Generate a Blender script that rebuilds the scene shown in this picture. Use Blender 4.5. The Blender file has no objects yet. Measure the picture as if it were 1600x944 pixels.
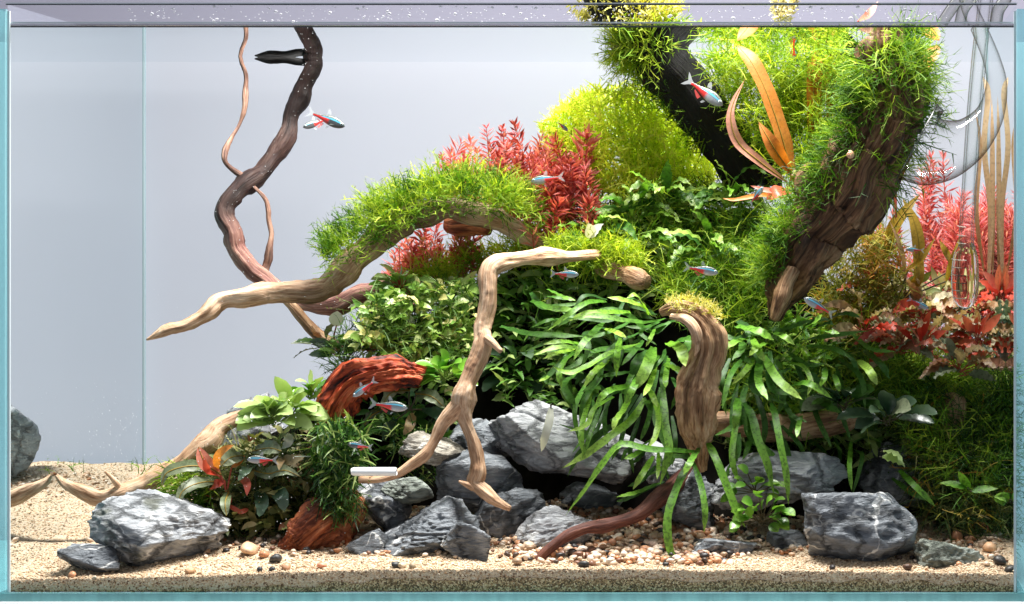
import bpy, bmesh, math, random
import numpy as np
from mathutils import Vector, Matrix, Quaternion, noise

# ------------------------------------------------------------------ camera, world, lamps, exposure
S = 0.6 / 1576.0            # metres for one pixel of the 1600 px photograph at the front glass
CAM_D, VX, VY = 1.52, 1309.0, 385.0
CX, CZ = (VX - 800) * S, (925 - VY) * S
DEPTH = 0.30
scene = bpy.context.scene
col = scene.collection
cam_data = bpy.data.cameras.new('camera')
cam = bpy.data.objects.new('camera', cam_data)
col.objects.link(cam)
cam.location = (CX, -CAM_D, CZ)
cam.rotation_euler = (math.pi / 2, 0, 0)
cam_data.sensor_width = 36.0
cam_data.lens = 36.0 * CAM_D / (1600 * S)
cam_data.shift_x = (800 - VX) / 1600.0
cam_data.shift_y = (VY - 472) / 1600.0
cam_data.clip_start = 0.05
cam_data.clip_end = 20
scene.camera = cam

world = bpy.data.worlds.new('World')
scene.world = world
world.use_nodes = True
world.node_tree.nodes['Background'].inputs[0].default_value = (0.86, 0.9, 1.0, 1)
world.node_tree.nodes['Background'].inputs[1].default_value = 0.42


def area_lamp(name, loc, sx, sy, power, color, rot=(0, 0, 0), spread=180):
    d = bpy.data.lights.new(name, 'AREA')
    d.shape = 'RECTANGLE'
    d.size, d.size_y = sx, sy
    d.energy = power
    d.color = color
    d.spread = math.radians(spread)
    o = bpy.data.objects.new(name, d)
    col.objects.link(o)
    o.location = loc
    o.rotation_euler = rot
    return o


area_lamp('tank_lamp', (0.10, 0.06, 0.80), 0.50, 0.14, 24.0, (1.0, 0.985, 0.95))
area_lamp('backdrop_fill_lamp', (-0.05, 0.70, 0.02), 1.5, 0.70, 2.35, (0.95, 0.975, 1.0), (math.radians(-90), 0, 0))  # unseen lamp added behind the film to brighten it evenly

vs = scene.view_settings
vs.view_transform = 'Standard'
vs.look = 'None'
vs.exposure = 0.0
vs.gamma = 1.0
vs.use_curve_mapping = False
cy = scene.cycles
cy.use_denoising = True
cy.denoiser = 'OPENIMAGEDENOISE'
cy.max_bounces = 8
cy.diffuse_bounces = 2
cy.glossy_bounces = 4
cy.transmission_bounces = 6
cy.transparent_max_bounces = 16
cy.caustics_reflective = False
cy.caustics_refractive = False
cy.sample_clamp_indirect = 4.0
cy.use_adaptive_sampling = True
cy.adaptive_threshold = 0.02

# ------------------------------------------------------------------ helpers
rng = random.Random(11)
U = rng.uniform


def fz(Y):
    return (CAM_D + Y) / CAM_D


def P(px, py, Y):
    f = fz(Y)
    return Vector((CX + (px - VX) * S * f, Y, CZ + (VY - py) * S * f))


def M(Y):
    return S * fz(Y)


def to_px(v):
    f = fz(v.y)
    return VX + (v.x - CX) / (S * f), VY - (v.z - CZ) / (S * f)


def lerp(a, b, t):
    return a + (b - a) * t


def interp(x, pts):
    if x <= pts[0][0]:
        return pts[0][1]
    for (x0, y0), (x1, y1) in zip(pts, pts[1:]):
        if x <= x1:
            return lerp(y0, y1, (x - x0) / (x1 - x0))
    return pts[-1][1]


class MB:
    def __init__(self):
        self.V, self.F, self.var, self.tip, self.grain = [], [], [], [], []

    def add(self, vs_, fs, var=0.0, tips=None, grains=None):
        o = len(self.V)
        self.V.extend(vs_)
        self.F.extend([tuple(i + o for i in f) for f in fs])
        n = len(vs_)
        self.var.extend([var] * n if not isinstance(var, list) else var)
        self.tip.extend(tips if tips else [0.0] * n)
        self.grain.extend(grains if grains else [(0, 0, 0)] * n)

    def base(self):
        a = np.array([tuple(v) for v in self.V])
        i = a[:, 2] <= a[:, 2].min() + 0.15 * (np.ptp(a[:, 2]) + 1e-6)
        return Vector((a[i, 0].mean(), a[i, 1].mean(), a[:, 2].min()))

    def build(self, name, mat, parent=None, base=None, smooth=True):
        if base is None:
            base = Vector(parent['_b']) if parent is not None else self.base()
        bx, by, bz = base
        me = bpy.data.meshes.new(name)
        me.from_pydata([(v[0] - bx, v[1] - by, v[2] - bz) for v in self.V], [], self.F)
        for nm, vals in (('var', self.var), ('tip', self.tip)):
            if any(vals):
                me.attributes.new(nm, 'FLOAT', 'POINT').data.foreach_set('value', vals)
        if any(g != (0, 0, 0) for g in self.grain[:50]):
            me.attributes.new('grain', 'FLOAT_VECTOR', 'POINT').data.foreach_set('vector', np.array(self.grain, dtype=np.float32).ravel())
        if smooth:
            me.shade_smooth()
        me.materials.append(mat)
        o = bpy.data.objects.new(name, me)
        col.objects.link(o)
        if parent is not None:
            o.parent = parent
        else:
            o.location = base
        return o


def tag(o, label=None, cat=None, group=None, kind=None):
    for k, v in (('label', label), ('category', cat), ('group', group), ('kind', kind)):
        if v:
            o[k] = v
    return o


def thing(name, label, cat, base, group=None):
    o = bpy.data.objects.new(name, None)
    o.empty_display_size = 0.01
    col.objects.link(o)
    o.location = base
    o['_b'] = tuple(base)
    return tag(o, label, cat, group)


def box(mb, x0, x1, y0, y1, z0, z1, var=0.0):
    v = [(x, y, z) for z in (z0, z1) for y in (y0, y1) for x in (x0, x1)]
    mb.add(v, [(0, 2, 3, 1), (4, 5, 7, 6), (0, 1, 5, 4), (2, 6, 7, 3), (0, 4, 6, 2), (1, 3, 7, 5)], var)


def catmull(pts, n):
    """pts: list of lists of floats; n samples for each span."""
    p = [np.array(q, dtype=float) for q in pts]
    p = [2 * p[0] - p[1]] + p + [2 * p[-1] - p[-2]]
    out = []
    for i in range(1, len(p) - 2):
        a, b, c, d = p[i - 1], p[i], p[i + 1], p[i + 2]
        for k in range(n):
            t = k / n
            out.append(0.5 * (2 * b + (c - a) * t + (2 * a - 5 * b + 4 * c - d) * t * t + (3 * b - a - 3 * c + d) * t ** 3))
    out.append(p[-2])
    return out


# ------------------------------------------------------------------ materials
def new_mat(name):
    m = bpy.data.materials.new(name)
    m.use_nodes = True
    nt = m.node_tree
    nt.nodes.clear()
    out = nt.nodes.new('ShaderNodeOutputMaterial')
    return m, nt, out


def nd(nt, typ, **kw):
    n = nt.nodes.new(typ)
    for k, v in kw.items():
        if k.startswith('i_'):
            key = k[2:]
            n.inputs[int(key) if key.isdigit() else key.replace('_', ' ')].default_value = v
        else:
            setattr(n, k, v)
    return n


def ramp(nt, src, stops, interp_='LINEAR'):
    r = nt.nodes.new('ShaderNodeValToRGB')
    r.color_ramp.interpolation = interp_
    el = r.color_ramp.elements
    while len(el) < len(stops):
        el.new(0.5)
    for e, (p, c) in zip(el, stops):
        e.position = p
        e.color = (c[0], c[1], c[2], 1) if not isinstance(c, (int, float)) else (c, c, c, 1)
    nt.links.new(src, r.inputs[0])
    return r


def mixc(nt, fac, a, b, mode='MIX'):
    n = nt.nodes.new('ShaderNodeMix')
    n.data_type = 'RGBA'
    n.blend_type = mode
    for sock, val in ((n.inputs[0], fac), (n.inputs[6], a), (n.inputs[7], b)):
        if hasattr(val, 'is_linked'):
            nt.links.new(val, sock)
        elif isinstance(val, (int, float)):
            sock.default_value = val
        else:
            sock.default_value = (val[0], val[1], val[2], 1)
    return n.outputs[2]


def math_n(nt, op, a, b=None, clamp=False):
    n = nt.nodes.new('ShaderNodeMath')
    n.operation = op
    n.use_clamp = clamp
    for s, v in ((n.inputs[0], a), (n.inputs[1], b)):
        if v is None:
            continue
        if hasattr(v, 'is_linked'):
            nt.links.new(v, s)
        else:
            s.default_value = v
    return n.outputs[0]


def plain(name, color, rough=0.6, spec=0.4, noise_scale=None, noise_amt=0.2):
    m, nt, out = new_mat(name)
    b = nd(nt, 'ShaderNodeBsdfPrincipled')
    b.inputs['Base Color'].default_value = (*color, 1)
    b.inputs['Roughness'].default_value = rough
    b.inputs['Specular IOR Level'].default_value = spec
    if noise_scale:
        tc = nd(nt, 'ShaderNodeTexCoord')
        n = nd(nt, 'ShaderNodeTexNoise')
        n.inputs['Scale'].default_value = noise_scale
        n.inputs['Detail'].default_value = 6
        nt.links.new(tc.outputs['Object'], n.inputs['Vector'])
        r = ramp(nt, n.outputs[0], [(0.3, tuple(c * (1 - noise_amt) for c in color)), (0.7, tuple(min(1, c * (1 + noise_amt)) for c in color))])
        nt.links.new(r.outputs[0], b.inputs['Base Color'])
    nt.links.new(b.outputs[0], out.inputs[0])
    return m


def leaf_mat(name, stops, tipcol=None, tipamt=0.5, trans=0.35, rough=0.42, spots=0.0, spec=0.35, vein=None):
    """stops: ramp over the leaf's own random value; tipcol: colour of the young tip."""
    m, nt, out = new_mat(name)
    at = nd(nt, 'ShaderNodeAttribute', attribute_name='var')
    oi = nd(nt, 'ShaderNodeObjectInfo')
    rnd = math_n(nt, 'ADD', at.outputs['Fac'], math_n(nt, 'MULTIPLY', oi.outputs['Random'], 0.35))
    tc = nd(nt, 'ShaderNodeTexCoord')
    nz = nd(nt, 'ShaderNodeTexNoise')
    nz.inputs['Scale'].default_value = 160
    nz.inputs['Detail'].default_value = 3
    nt.links.new(tc.outputs['Object'], nz.inputs['Vector'])
    f = math_n(nt, 'ADD', rnd, math_n(nt, 'MULTIPLY', math_n(nt, 'SUBTRACT', nz.outputs[0], 0.5), 0.5), clamp=True)
    c = ramp(nt, f, stops).outputs[0]
    tp = nd(nt, 'ShaderNodeAttribute', attribute_name='tip')
    if tipcol:
        tf = math_n(nt, 'MULTIPLY', math_n(nt, 'POWER', tp.outputs['Fac'], 2.0), tipamt)
        c = mixc(nt, tf, c, tipcol)
    if spots:
        sp = nd(nt, 'ShaderNodeTexNoise')
        sp.inputs['Scale'].default_value = 520
        sp.inputs['Detail'].default_value = 2
        nt.links.new(tc.outputs['Object'], sp.inputs['Vector'])
        sr = ramp(nt, sp.outputs[0], [(0.50, 1.0), (0.62, 1.0 - spots)])
        c = mixc(nt, 1.0, c, sr.outputs[0], 'MULTIPLY')
    b = nd(nt, 'ShaderNodeBsdfPrincipled')
    b.inputs['Roughness'].default_value = rough
    b.inputs['Specular IOR Level'].default_value = spec
    nt.links.new(c, b.inputs['Base Color'])
    bp = nd(nt, 'ShaderNodeBump')
    bp.inputs['Strength'].default_value = 0.35
    bp.inputs['Distance'].default_value = 0.0006
    nt.links.new(nz.outputs[0], bp.inputs['Height'])
    nt.links.new(bp.outputs[0], b.inputs['Normal'])
    t = nd(nt, 'ShaderNodeBsdfTranslucent')
    nt.links.new(mixc(nt, 1.0, c, (1.25, 1.25, 0.7), 'MULTIPLY'), t.inputs[0])
    mx = nd(nt, 'ShaderNodeMixShader')
    mx.inputs[0].default_value = trans
    nt.links.new(b.outputs[0], mx.inputs[1])
    nt.links.new(t.outputs[0], mx.inputs[2])
    nt.links.new(mx.outputs[0], out.inputs[0])
    return m


def wood_mat(name, stops, scale=1.0, bump=0.8, rough=0.6, knots=0.3, blotch=0.55):
    m, nt, out = new_mat(name)
    at = nd(nt, 'ShaderNodeAttribute', attribute_name='grain')
    mp = nd(nt, 'ShaderNodeMapping')
    mp.inputs['Scale'].default_value = (320 * scale, 320 * scale, 26 * scale)
    nt.links.new(at.outputs['Vector'], mp.inputs[0])
    n1 = nd(nt, 'ShaderNodeTexNoise')
    n1.inputs['Scale'].default_value = 1.0
    n1.inputs['Detail'].default_value = 7
    n1.inputs['Roughness'].default_value = 0.65
    n1.inputs['Distortion'].default_value = 0.5
    nt.links.new(mp.outputs[0], n1.inputs['Vector'])
    n2 = nd(nt, 'ShaderNodeTexNoise')
    n2.inputs['Scale'].default_value = 55
    n2.inputs['Detail'].default_value = 5
    nt.links.new(at.outputs['Vector'], n2.inputs['Vector'])
    mp2 = nd(nt, 'ShaderNodeMapping')
    mp2.inputs['Scale'].default_value = (1100 * scale, 1100 * scale, 60 * scale)
    nt.links.new(at.outputs['Vector'], mp2.inputs[0])
    n3 = nd(nt, 'ShaderNodeTexNoise')
    n3.inputs['Scale'].default_value = 1.0
    n3.inputs['Detail'].default_value = 4
    nt.links.new(mp2.outputs[0], n3.inputs['Vector'])
    f = math_n(nt, 'ADD', math_n(nt, 'MULTIPLY', n1.outputs[0], 0.45), math_n(nt, 'MULTIPLY', n2.outputs[0], 0.25))
    f = math_n(nt, 'ADD', f, math_n(nt, 'MULTIPLY', n3.outputs[0], 0.30))
    c = ramp(nt, f, [(0.5 + (p - 0.52) * 0.75, cc) for p, cc in stops]).outputs[0]
    sp = nd(nt, 'ShaderNodeTexNoise')
    sp.inputs['Scale'].default_value = 260
    sp.inputs['Detail'].default_value = 2
    nt.links.new(at.outputs['Vector'], sp.inputs['Vector'])
    sr = ramp(nt, sp.outputs[0], [(0.66, 1.0), (0.74, 1.0 - knots)])
    c = mixc(nt, 1.0, c, sr.outputs[0], 'MULTIPLY')
    mb_ = nd(nt, 'ShaderNodeMapping')
    mb_.inputs['Scale'].default_value = (70, 70, 24)
    nt.links.new(at.outputs['Vector'], mb_.inputs[0])
    bl = nd(nt, 'ShaderNodeTexNoise')
    bl.inputs['Scale'].default_value = 1.0
    bl.inputs['Detail'].default_value = 6
    bl.inputs['Roughness'].default_value = 0.62
    nt.links.new(mb_.outputs[0], bl.inputs['Vector'])
    c = mixc(nt, 1.0, c, ramp(nt, bl.outputs[0], [(0.34, (1 - blotch, 1 - blotch * 1.05, 1 - blotch * 1.1)), (0.50, 1.0), (0.66, 1.25)]).outputs[0], 'MULTIPLY')
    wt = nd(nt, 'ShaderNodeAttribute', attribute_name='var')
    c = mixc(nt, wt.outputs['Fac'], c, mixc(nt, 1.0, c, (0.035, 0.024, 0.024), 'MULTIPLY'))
    b = nd(nt, 'ShaderNodeBsdfPrincipled')
    b.inputs['Roughness'].default_value = rough
    b.inputs['Specular IOR Level'].default_value = 0.3
    nt.links.new(c, b.inputs['Base Color'])
    bp = nd(nt, 'ShaderNodeBump')
    bp.inputs['Strength'].default_value = bump
    bp.inputs['Distance'].default_value = 0.003
    nt.links.new(f, bp.inputs['Height'])
    nt.links.new(bp.outputs[0], b.inputs['Normal'])
    nt.links.new(b.outputs[0], out.inputs[0])
    return m


def rock_mat(name, dark, mid, light, vein=0.5, vscale=30, moss=0.0, bump=1.0):
    m, nt, out = new_mat(name)
    tc = nd(nt, 'ShaderNodeTexCoord')
    oi = nd(nt, 'ShaderNodeObjectInfo')
    add = nd(nt, 'ShaderNodeVectorMath', operation='ADD')
    sc = nd(nt, 'ShaderNodeVectorMath', operation='SCALE')
    sc.inputs[0].default_value = (3, 5, 7)
    nt.links.new(oi.outputs['Random'], sc.inputs['Scale'])
    nt.links.new(tc.outputs['Object'], add.inputs[0])
    nt.links.new(sc.outputs[0], add.inputs[1])
    vec = add.outputs[0]
    mp = nd(nt, 'ShaderNodeMapping')
    mp.inputs['Scale'].default_value = (60, 60, 230)
    rot = nd(nt, 'ShaderNodeVectorMath', operation='SCALE')
    rot.inputs[0].default_value = (1.3, 2.6, 2.0)
    nt.links.new(oi.outputs['Random'], rot.inputs['Scale'])
    nt.links.new(rot.outputs[0], mp.inputs['Rotation'])
    nt.links.new(vec, mp.inputs[0])
    n1 = nd(nt, 'ShaderNodeTexNoise')
    n1.inputs['Scale'].default_value = 1.0
    n1.inputs['Detail'].default_value = 9
    n1.inputs['Roughness'].default_value = 0.68
    n1.inputs['Distortion'].default_value = 0.8
    nt.links.new(mp.outputs[0], n1.inputs['Vector'])
    n2 = nd(nt, 'ShaderNodeTexNoise')
    n2.inputs['Scale'].default_value = 45
    n2.inputs['Detail'].default_value = 4
    nt.links.new(vec, n2.inputs['Vector'])
    f = math_n(nt, 'ADD', math_n(nt, 'MULTIPLY', n1.outputs[0], 0.6), math_n(nt, 'MULTIPLY', n2.outputs[0], 0.4))
    c = ramp(nt, f, [(0.34, dark), (0.5, mid), (0.66, light)]).outputs[0]
    n3 = nd(nt, 'ShaderNodeTexNoise')
    n3.inputs['Scale'].default_value = vscale
    n3.inputs['Detail'].default_value = 3
    n3.inputs['Distortion'].default_value = 1.5
    nt.links.new(vec, n3.inputs['Vector'])
    v = math_n(nt, 'ABSOLUTE', math_n(nt, 'SUBTRACT', n3.outputs[0], 0.5))
    n4 = nd(nt, 'ShaderNodeTexNoise')
    n4.inputs['Scale'].default_value = 38
    nt.links.new(vec, n4.inputs['Vector'])
    vr = ramp(nt, v, [(0.0, 1.0), (0.008, 0.9), (0.02, 0.0)])
    vm = math_n(nt, 'MULTIPLY', vr.outputs[0], ramp(nt, n4.outputs[0], [(0.44, 0.0), (0.54, vein)]).outputs[0])
    c = mixc(nt, vm, c, (0.82, 0.82, 0.80))
    wv = nd(nt, 'ShaderNodeVectorMath', operation='MULTIPLY_ADD')
    nt.links.new(n1.outputs['Color'], wv.inputs[0])
    wv.inputs[1].default_value = (0.016, 0.016, 0.016)
    nt.links.new(vec, wv.inputs[2])
    vc = nd(nt, 'ShaderNodeTexVoronoi', feature='DISTANCE_TO_EDGE')
    vc.inputs['Scale'].default_value = 34
    nt.links.new(wv.outputs[0], vc.inputs['Vector'])
    crack = ramp(nt, vc.outputs['Distance'], [(0.0, 0.0), (0.06, 1.0)]).outputs[0]
    c = mixc(nt, 1.0, c, ramp(nt, vc.outputs['Distance'], [(0.0, 0.5), (0.035, 1.0)]).outputs[0], 'MULTIPLY')
    if moss:
        n5 = nd(nt, 'ShaderNodeTexNoise')
        n5.inputs['Scale'].default_value = 26
        n5.inputs['Detail'].default_value = 6
        nt.links.new(vec, n5.inputs['Vector'])
        c = mixc(nt, ramp(nt, n5.outputs[0], [(0.56, 0.0), (0.64, moss)]).outputs[0], c, (0.05, 0.055, 0.022))
    b = nd(nt, 'ShaderNodeBsdfPrincipled')
    b.inputs['Roughness'].default_value = 0.58
    b.inputs['Specular IOR Level'].default_value = 0.45
    nt.links.new(c, b.inputs['Base Color'])
    n6 = nd(nt, 'ShaderNodeTexNoise')
    n6.inputs['Scale'].default_value = 3.4
    n6.inputs['Detail'].default_value = 6
    nt.links.new(mp.outputs[0], n6.inputs['Vector'])
    h = math_n(nt, 'ADD', n1.outputs[0], math_n(nt, 'MULTIPLY', n6.outputs[0], 0.45))
    h = math_n(nt, 'ADD', h, math_n(nt, 'MULTIPLY', crack, 0.5))
    bp = nd(nt, 'ShaderNodeBump')
    bp.inputs['Strength'].default_value = bump
    bp.inputs['Distance'].default_value = 0.004
    nt.links.new(h, bp.inputs['Height'])
    nt.links.new(bp.outputs[0], b.inputs['Normal'])
    nt.links.new(b.outputs[0], out.inputs[0])
    return m


def tir_mat(name, tint, ior=1.333, rough=0.0):
    """water-to-air boundary: exact Fresnel, total reflection past the critical angle from inside."""
    m, nt, out = new_mat(name)
    fr = nd(nt, 'ShaderNodeFresnel')
    fr.inputs['IOR'].default_value = ior
    t = nd(nt, 'ShaderNodeBsdfTransparent')
    g = nd(nt, 'ShaderNodeBsdfGlossy')
    g.inputs['Color'].default_value = (*tint, 1)
    g.inputs['Roughness'].default_value = rough
    mx = nd(nt, 'ShaderNodeMixShader')
    nt.links.new(fr.outputs[0], mx.inputs[0])
    nt.links.new(t.outputs[0], mx.inputs[1])
    nt.links.new(g.outputs[0], mx.inputs[2])
    nt.links.new(mx.outputs[0], out.inputs[0])
    return m


def film_mat(name, front, through):
    """frosted film: scatters light from both sides."""
    m, nt, out = new_mat(name)
    d = nd(nt, 'ShaderNodeBsdfDiffuse')
    d.inputs[0].default_value = (*front, 1)
    t = nd(nt, 'ShaderNodeBsdfTranslucent')
    t.inputs[0].default_value = (*through, 1)
    a = nd(nt, 'ShaderNodeAddShader')
    nt.links.new(d.outputs[0], a.inputs[0])
    nt.links.new(t.outputs[0], a.inputs[1])
    nt.links.new(a.outputs[0], out.inputs[0])
    return m


def clear_mat(name, color):
    m, nt, out = new_mat(name)
    t = nd(nt, 'ShaderNodeBsdfTransparent')
    t.inputs[0].default_value = (*color, 1)
    nt.links.new(t.outputs[0], out.inputs[0])
    return m


def thin_glass_mat(name, tint=(0.97, 0.98, 0.97), edge=(0.55, 0.5, 0.42), power=2.2, gloss_lo=0.05, gloss_hi=0.75, rough=0.04):
    """thin-walled blown glass: clear face on, darker and shinier where the wall is seen edge on."""
    m, nt, out = new_mat(name)
    lw = nd(nt, 'ShaderNodeLayerWeight')
    lw.inputs[0].default_value = 0.5
    f = math_n(nt, 'POWER', lw.outputs['Facing'], power)
    t = nd(nt, 'ShaderNodeBsdfTransparent')
    nt.links.new(mixc(nt, f, tint, edge), t.inputs[0])
    g = nd(nt, 'ShaderNodeBsdfGlossy')
    g.inputs['Roughness'].default_value = rough
    mx = nd(nt, 'ShaderNodeMixShader')
    nt.links.new(math_n(nt, 'ADD', math_n(nt, 'MULTIPLY', f, gloss_hi - gloss_lo), gloss_lo), mx.inputs[0])
    nt.links.new(t.outputs[0], mx.inputs[1])
    nt.links.new(g.outputs[0], mx.inputs[2])
    nt.links.new(mx.outputs[0], out.inputs[0])
    return m


def glass_edge_mat(name, tint, diff, solid=0.55):
    m, nt, out = new_mat(name)
    t = nd(nt, 'ShaderNodeBsdfTransparent')
    t.inputs[0].default_value = (*tint, 1)
    d = nd(nt, 'ShaderNodeBsdfPrincipled')
    tc = nd(nt, 'ShaderNodeTexCoord')
    mp = nd(nt, 'ShaderNodeMapping')
    mp.inputs['Scale'].default_value = (160, 160, 18)
    nt.links.new(tc.outputs['Object'], mp.inputs[0])
    n = nd(nt, 'ShaderNodeTexNoise')
    n.inputs['Detail'].default_value = 5
    n.inputs['Scale'].default_value = 1
    nt.links.new(mp.outputs[0], n.inputs['Vector'])
    r = ramp(nt, n.outputs[0], [(0.3, tuple(c * 0.8 for c in diff)), (0.7, tuple(min(1, c * 1.15) for c in diff))])
    nt.links.new(r.outputs[0], d.inputs['Base Color'])
    d.inputs['Roughness'].default_value = 0.12
    mx = nd(nt, 'ShaderNodeMixShader')
    mx.inputs[0].default_value = solid
    nt.links.new(t.outputs[0], mx.inputs[1])
    nt.links.new(d.outputs[0], mx.inputs[2])
    nt.links.new(mx.outputs[0], out.inputs[0])
    return m


def grain_mat(name, cols, rough=0.55, spec=0.35):
    """stones coloured one by one through their own random value."""
    m, nt, out = new_mat(name)
    at = nd(nt, 'ShaderNodeAttribute', attribute_name='var')
    n = len(cols)
    r = ramp(nt, at.outputs['Fac'], [(i / n, c) for i, c in enumerate(cols)], 'CONSTANT')
    tc = nd(nt, 'ShaderNodeTexCoord')
    nz = nd(nt, 'ShaderNodeTexNoise')
    nz.inputs['Scale'].default_value = 420
    nz.inputs['Detail'].default_value = 3
    nt.links.new(tc.outputs['Object'], nz.inputs['Vector'])
    c = mixc(nt, 1.0, r.outputs[0], ramp(nt, nz.outputs[0], [(0.3, 0.72), (0.7, 1.12)]).outputs[0], 'MULTIPLY')
    b = nd(nt, 'ShaderNodeBsdfPrincipled')
    b.inputs['Roughness'].default_value = rough
    b.inputs['Specular IOR Level'].default_value = spec
    nt.links.new(c, b.inputs['Base Color'])
    nt.links.new(b.outputs[0], out.inputs[0])
    return m


MT = {}
MT['rock_dark'] = rock_mat('grey_stone_dark', (0.06, 0.067, 0.078), (0.20, 0.218, 0.24), (0.46, 0.48, 0.51), 1.0, 22)
MT['rock_mid'] = rock_mat('grey_stone', (0.12, 0.126, 0.135), (0.37, 0.385, 0.405), (0.70, 0.72, 0.74), 1.0, 20, 0.8)
MT['rock_pale'] = rock_mat('pale_stone', (0.15, 0.15, 0.16), (0.46, 0.47, 0.49), (0.76, 0.77, 0.78), 0.6, 18)
MT['rock_cream'] = rock_mat('cream_stone', (0.05, 0.045, 0.04), (0.36, 0.32, 0.26), (0.72, 0.68, 0.6), 0.4, 18)
MT['rock_green'] = rock_mat('green_grey_stone', (0.06, 0.07, 0.055), (0.25, 0.28, 0.24), (0.46, 0.5, 0.45), 0.2, 18, 0.4)
MT['wood_pale'] = wood_mat('pale_driftwood', [(0.32, (0.16, 0.08, 0.045)), (0.45, (0.44, 0.25, 0.14)), (0.58, (0.68, 0.46, 0.30)), (0.75, (0.82, 0.66, 0.50))], 1.0, 0.7, blotch=0.28)
MT['wood_tan'] = wood_mat('tan_driftwood', [(0.33, (0.06, 0.026, 0.013)), (0.45, (0.27, 0.14, 0.065)), (0.58, (0.50, 0.31, 0.17)), (0.75, (0.70, 0.52, 0.35))], 1.0, 0.8)
MT['wood_mauve'] = wood_mat('mauve_driftwood', [(0.33, (0.05, 0.02, 0.018)), (0.46, (0.24, 0.10, 0.08)), (0.58, (0.44, 0.24, 0.18)), (0.75, (0.62, 0.42, 0.32))], 1.0, 0.8)
MT['wood_black'] = wood_mat('black_driftwood', [(0.33, (0.003, 0.003, 0.003)), (0.6, (0.010, 0.009, 0.009)), (0.75, (0.03, 0.022, 0.018))], 1.0, 0.6, 0.8)
MT['wood_red'] = wood_mat('red_heartwood', [(0.38, (0.012, 0.004, 0.004)), (0.47, (0.16, 0.022, 0.010)), (0.55, (0.56, 0.09, 0.03)), (0.70, (0.75, 0.26, 0.12))], 0.7, 1.0)
MT['wood_orange'] = wood_mat('orange_heartwood', [(0.34, (0.03, 0.008, 0.004)), (0.46, (0.24, 0.055, 0.022)), (0.58, (0.52, 0.16, 0.06)), (0.75, (0.68, 0.32, 0.16))], 0.7, 1.0)
MT['wood_brown'] = wood_mat('brown_driftwood', [(0.32, (0.008, 0.005, 0.004)), (0.46, (0.085, 0.04, 0.02)), (0.58, (0.23, 0.115, 0.055)), (0.75, (0.46, 0.29, 0.17))], 0.8, 1.0)
MT['wood_stick'] = wood_mat('dark_red_stick', [(0.33, (0.02, 0.007, 0.005)), (0.48, (0.10, 0.032, 0.022)), (0.6, (0.19, 0.07, 0.045)), (0.75, (0.32, 0.15, 0.09))], 1.0, 0.8)

G_Y = [(0.0, (0.05, 0.12, 0.008)), (0.35, (0.15, 0.29, 0.012)), (0.7, (0.34, 0.47, 0.02)), (1.0, (0.56, 0.64, 0.06))]
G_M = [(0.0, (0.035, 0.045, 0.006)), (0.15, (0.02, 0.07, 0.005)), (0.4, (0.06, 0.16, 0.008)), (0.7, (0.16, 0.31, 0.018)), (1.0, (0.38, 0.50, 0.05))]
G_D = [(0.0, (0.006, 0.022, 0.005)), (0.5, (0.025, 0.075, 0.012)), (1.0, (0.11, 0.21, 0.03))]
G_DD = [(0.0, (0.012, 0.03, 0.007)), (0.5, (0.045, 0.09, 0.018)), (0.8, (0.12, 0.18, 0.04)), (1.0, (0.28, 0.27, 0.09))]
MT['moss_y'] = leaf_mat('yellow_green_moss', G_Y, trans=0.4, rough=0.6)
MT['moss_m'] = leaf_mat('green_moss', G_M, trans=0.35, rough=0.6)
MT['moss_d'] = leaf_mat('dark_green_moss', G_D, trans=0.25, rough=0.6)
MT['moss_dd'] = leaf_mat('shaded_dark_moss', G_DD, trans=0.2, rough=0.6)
MT['moss_o'] = leaf_mat('olive_orange_moss', [(0.0, (0.06, 0.08, 0.008)), (0.5, (0.24, 0.25, 0.03)), (0.8, (0.42, 0.32, 0.05)), (1.0, (0.5, 0.22, 0.04))], trans=0.35, rough=0.6)
MT['moss_e'] = leaf_mat('emersed_yellow_moss', [(0.0, (0.25, 0.24, 0.02)), (0.5, (0.55, 0.50, 0.06)), (1.0, (0.7, 0.66, 0.3))], trans=0.35, rough=0.6)
MT['bush_y'] = leaf_mat('yellow_green_leaf', [(0.0, (0.20, 0.38, 0.015)), (0.4, (0.52, 0.70, 0.03)), (0.8, (0.80, 0.88, 0.08)), (1.0, (0.85, 0.82, 0.2))], (0.88, 0.92, 0.22), 0.5, 0.5, 0.5)
MT['rot_pink'] = leaf_mat('pink_stem_leaf', [(0.0, (0.40, 0.03, 0.04)), (0.5, (0.68, 0.11, 0.11)), (1.0, (0.84, 0.34, 0.30))], (0.90, 0.48, 0.46), 0.4, 0.42, 0.5)
MT['rot_red'] = leaf_mat('red_stem_leaf', [(0.0, (0.13, 0.005, 0.010)), (0.5, (0.40, 0.022, 0.026)), (1.0, (0.66, 0.13, 0.10))], (0.80, 0.34, 0.28), 0.3, 0.38, 0.45)
MT['rot_rose'] = leaf_mat('rose_stem_leaf', [(0.0, (0.28, 0.02, 0.035)), (0.45, (0.66, 0.09, 0.11)), (1.0, (0.88, 0.40, 0.38))], (0.90, 0.5, 0.48), 0.3, 0.36, 0.5)
MT['rot_olive'] = leaf_mat('olive_red_stem_leaf', [(0.0, (0.14, 0.10, 0.01)), (0.5, (0.40, 0.22, 0.05)), (1.0, (0.62, 0.20, 0.14))], (0.7, 0.5, 0.2), 0.3, 0.38, 0.5)
MT['stem_red'] = plain('red_plant_stem', (0.36, 0.06, 0.035), 0.5)
MT['stem_green'] = plain('green_plant_stem', (0.16, 0.26, 0.03), 0.5)
MT['stem_dark'] = plain('dark_plant_stem', (0.06, 0.05, 0.02), 0.5)
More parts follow.
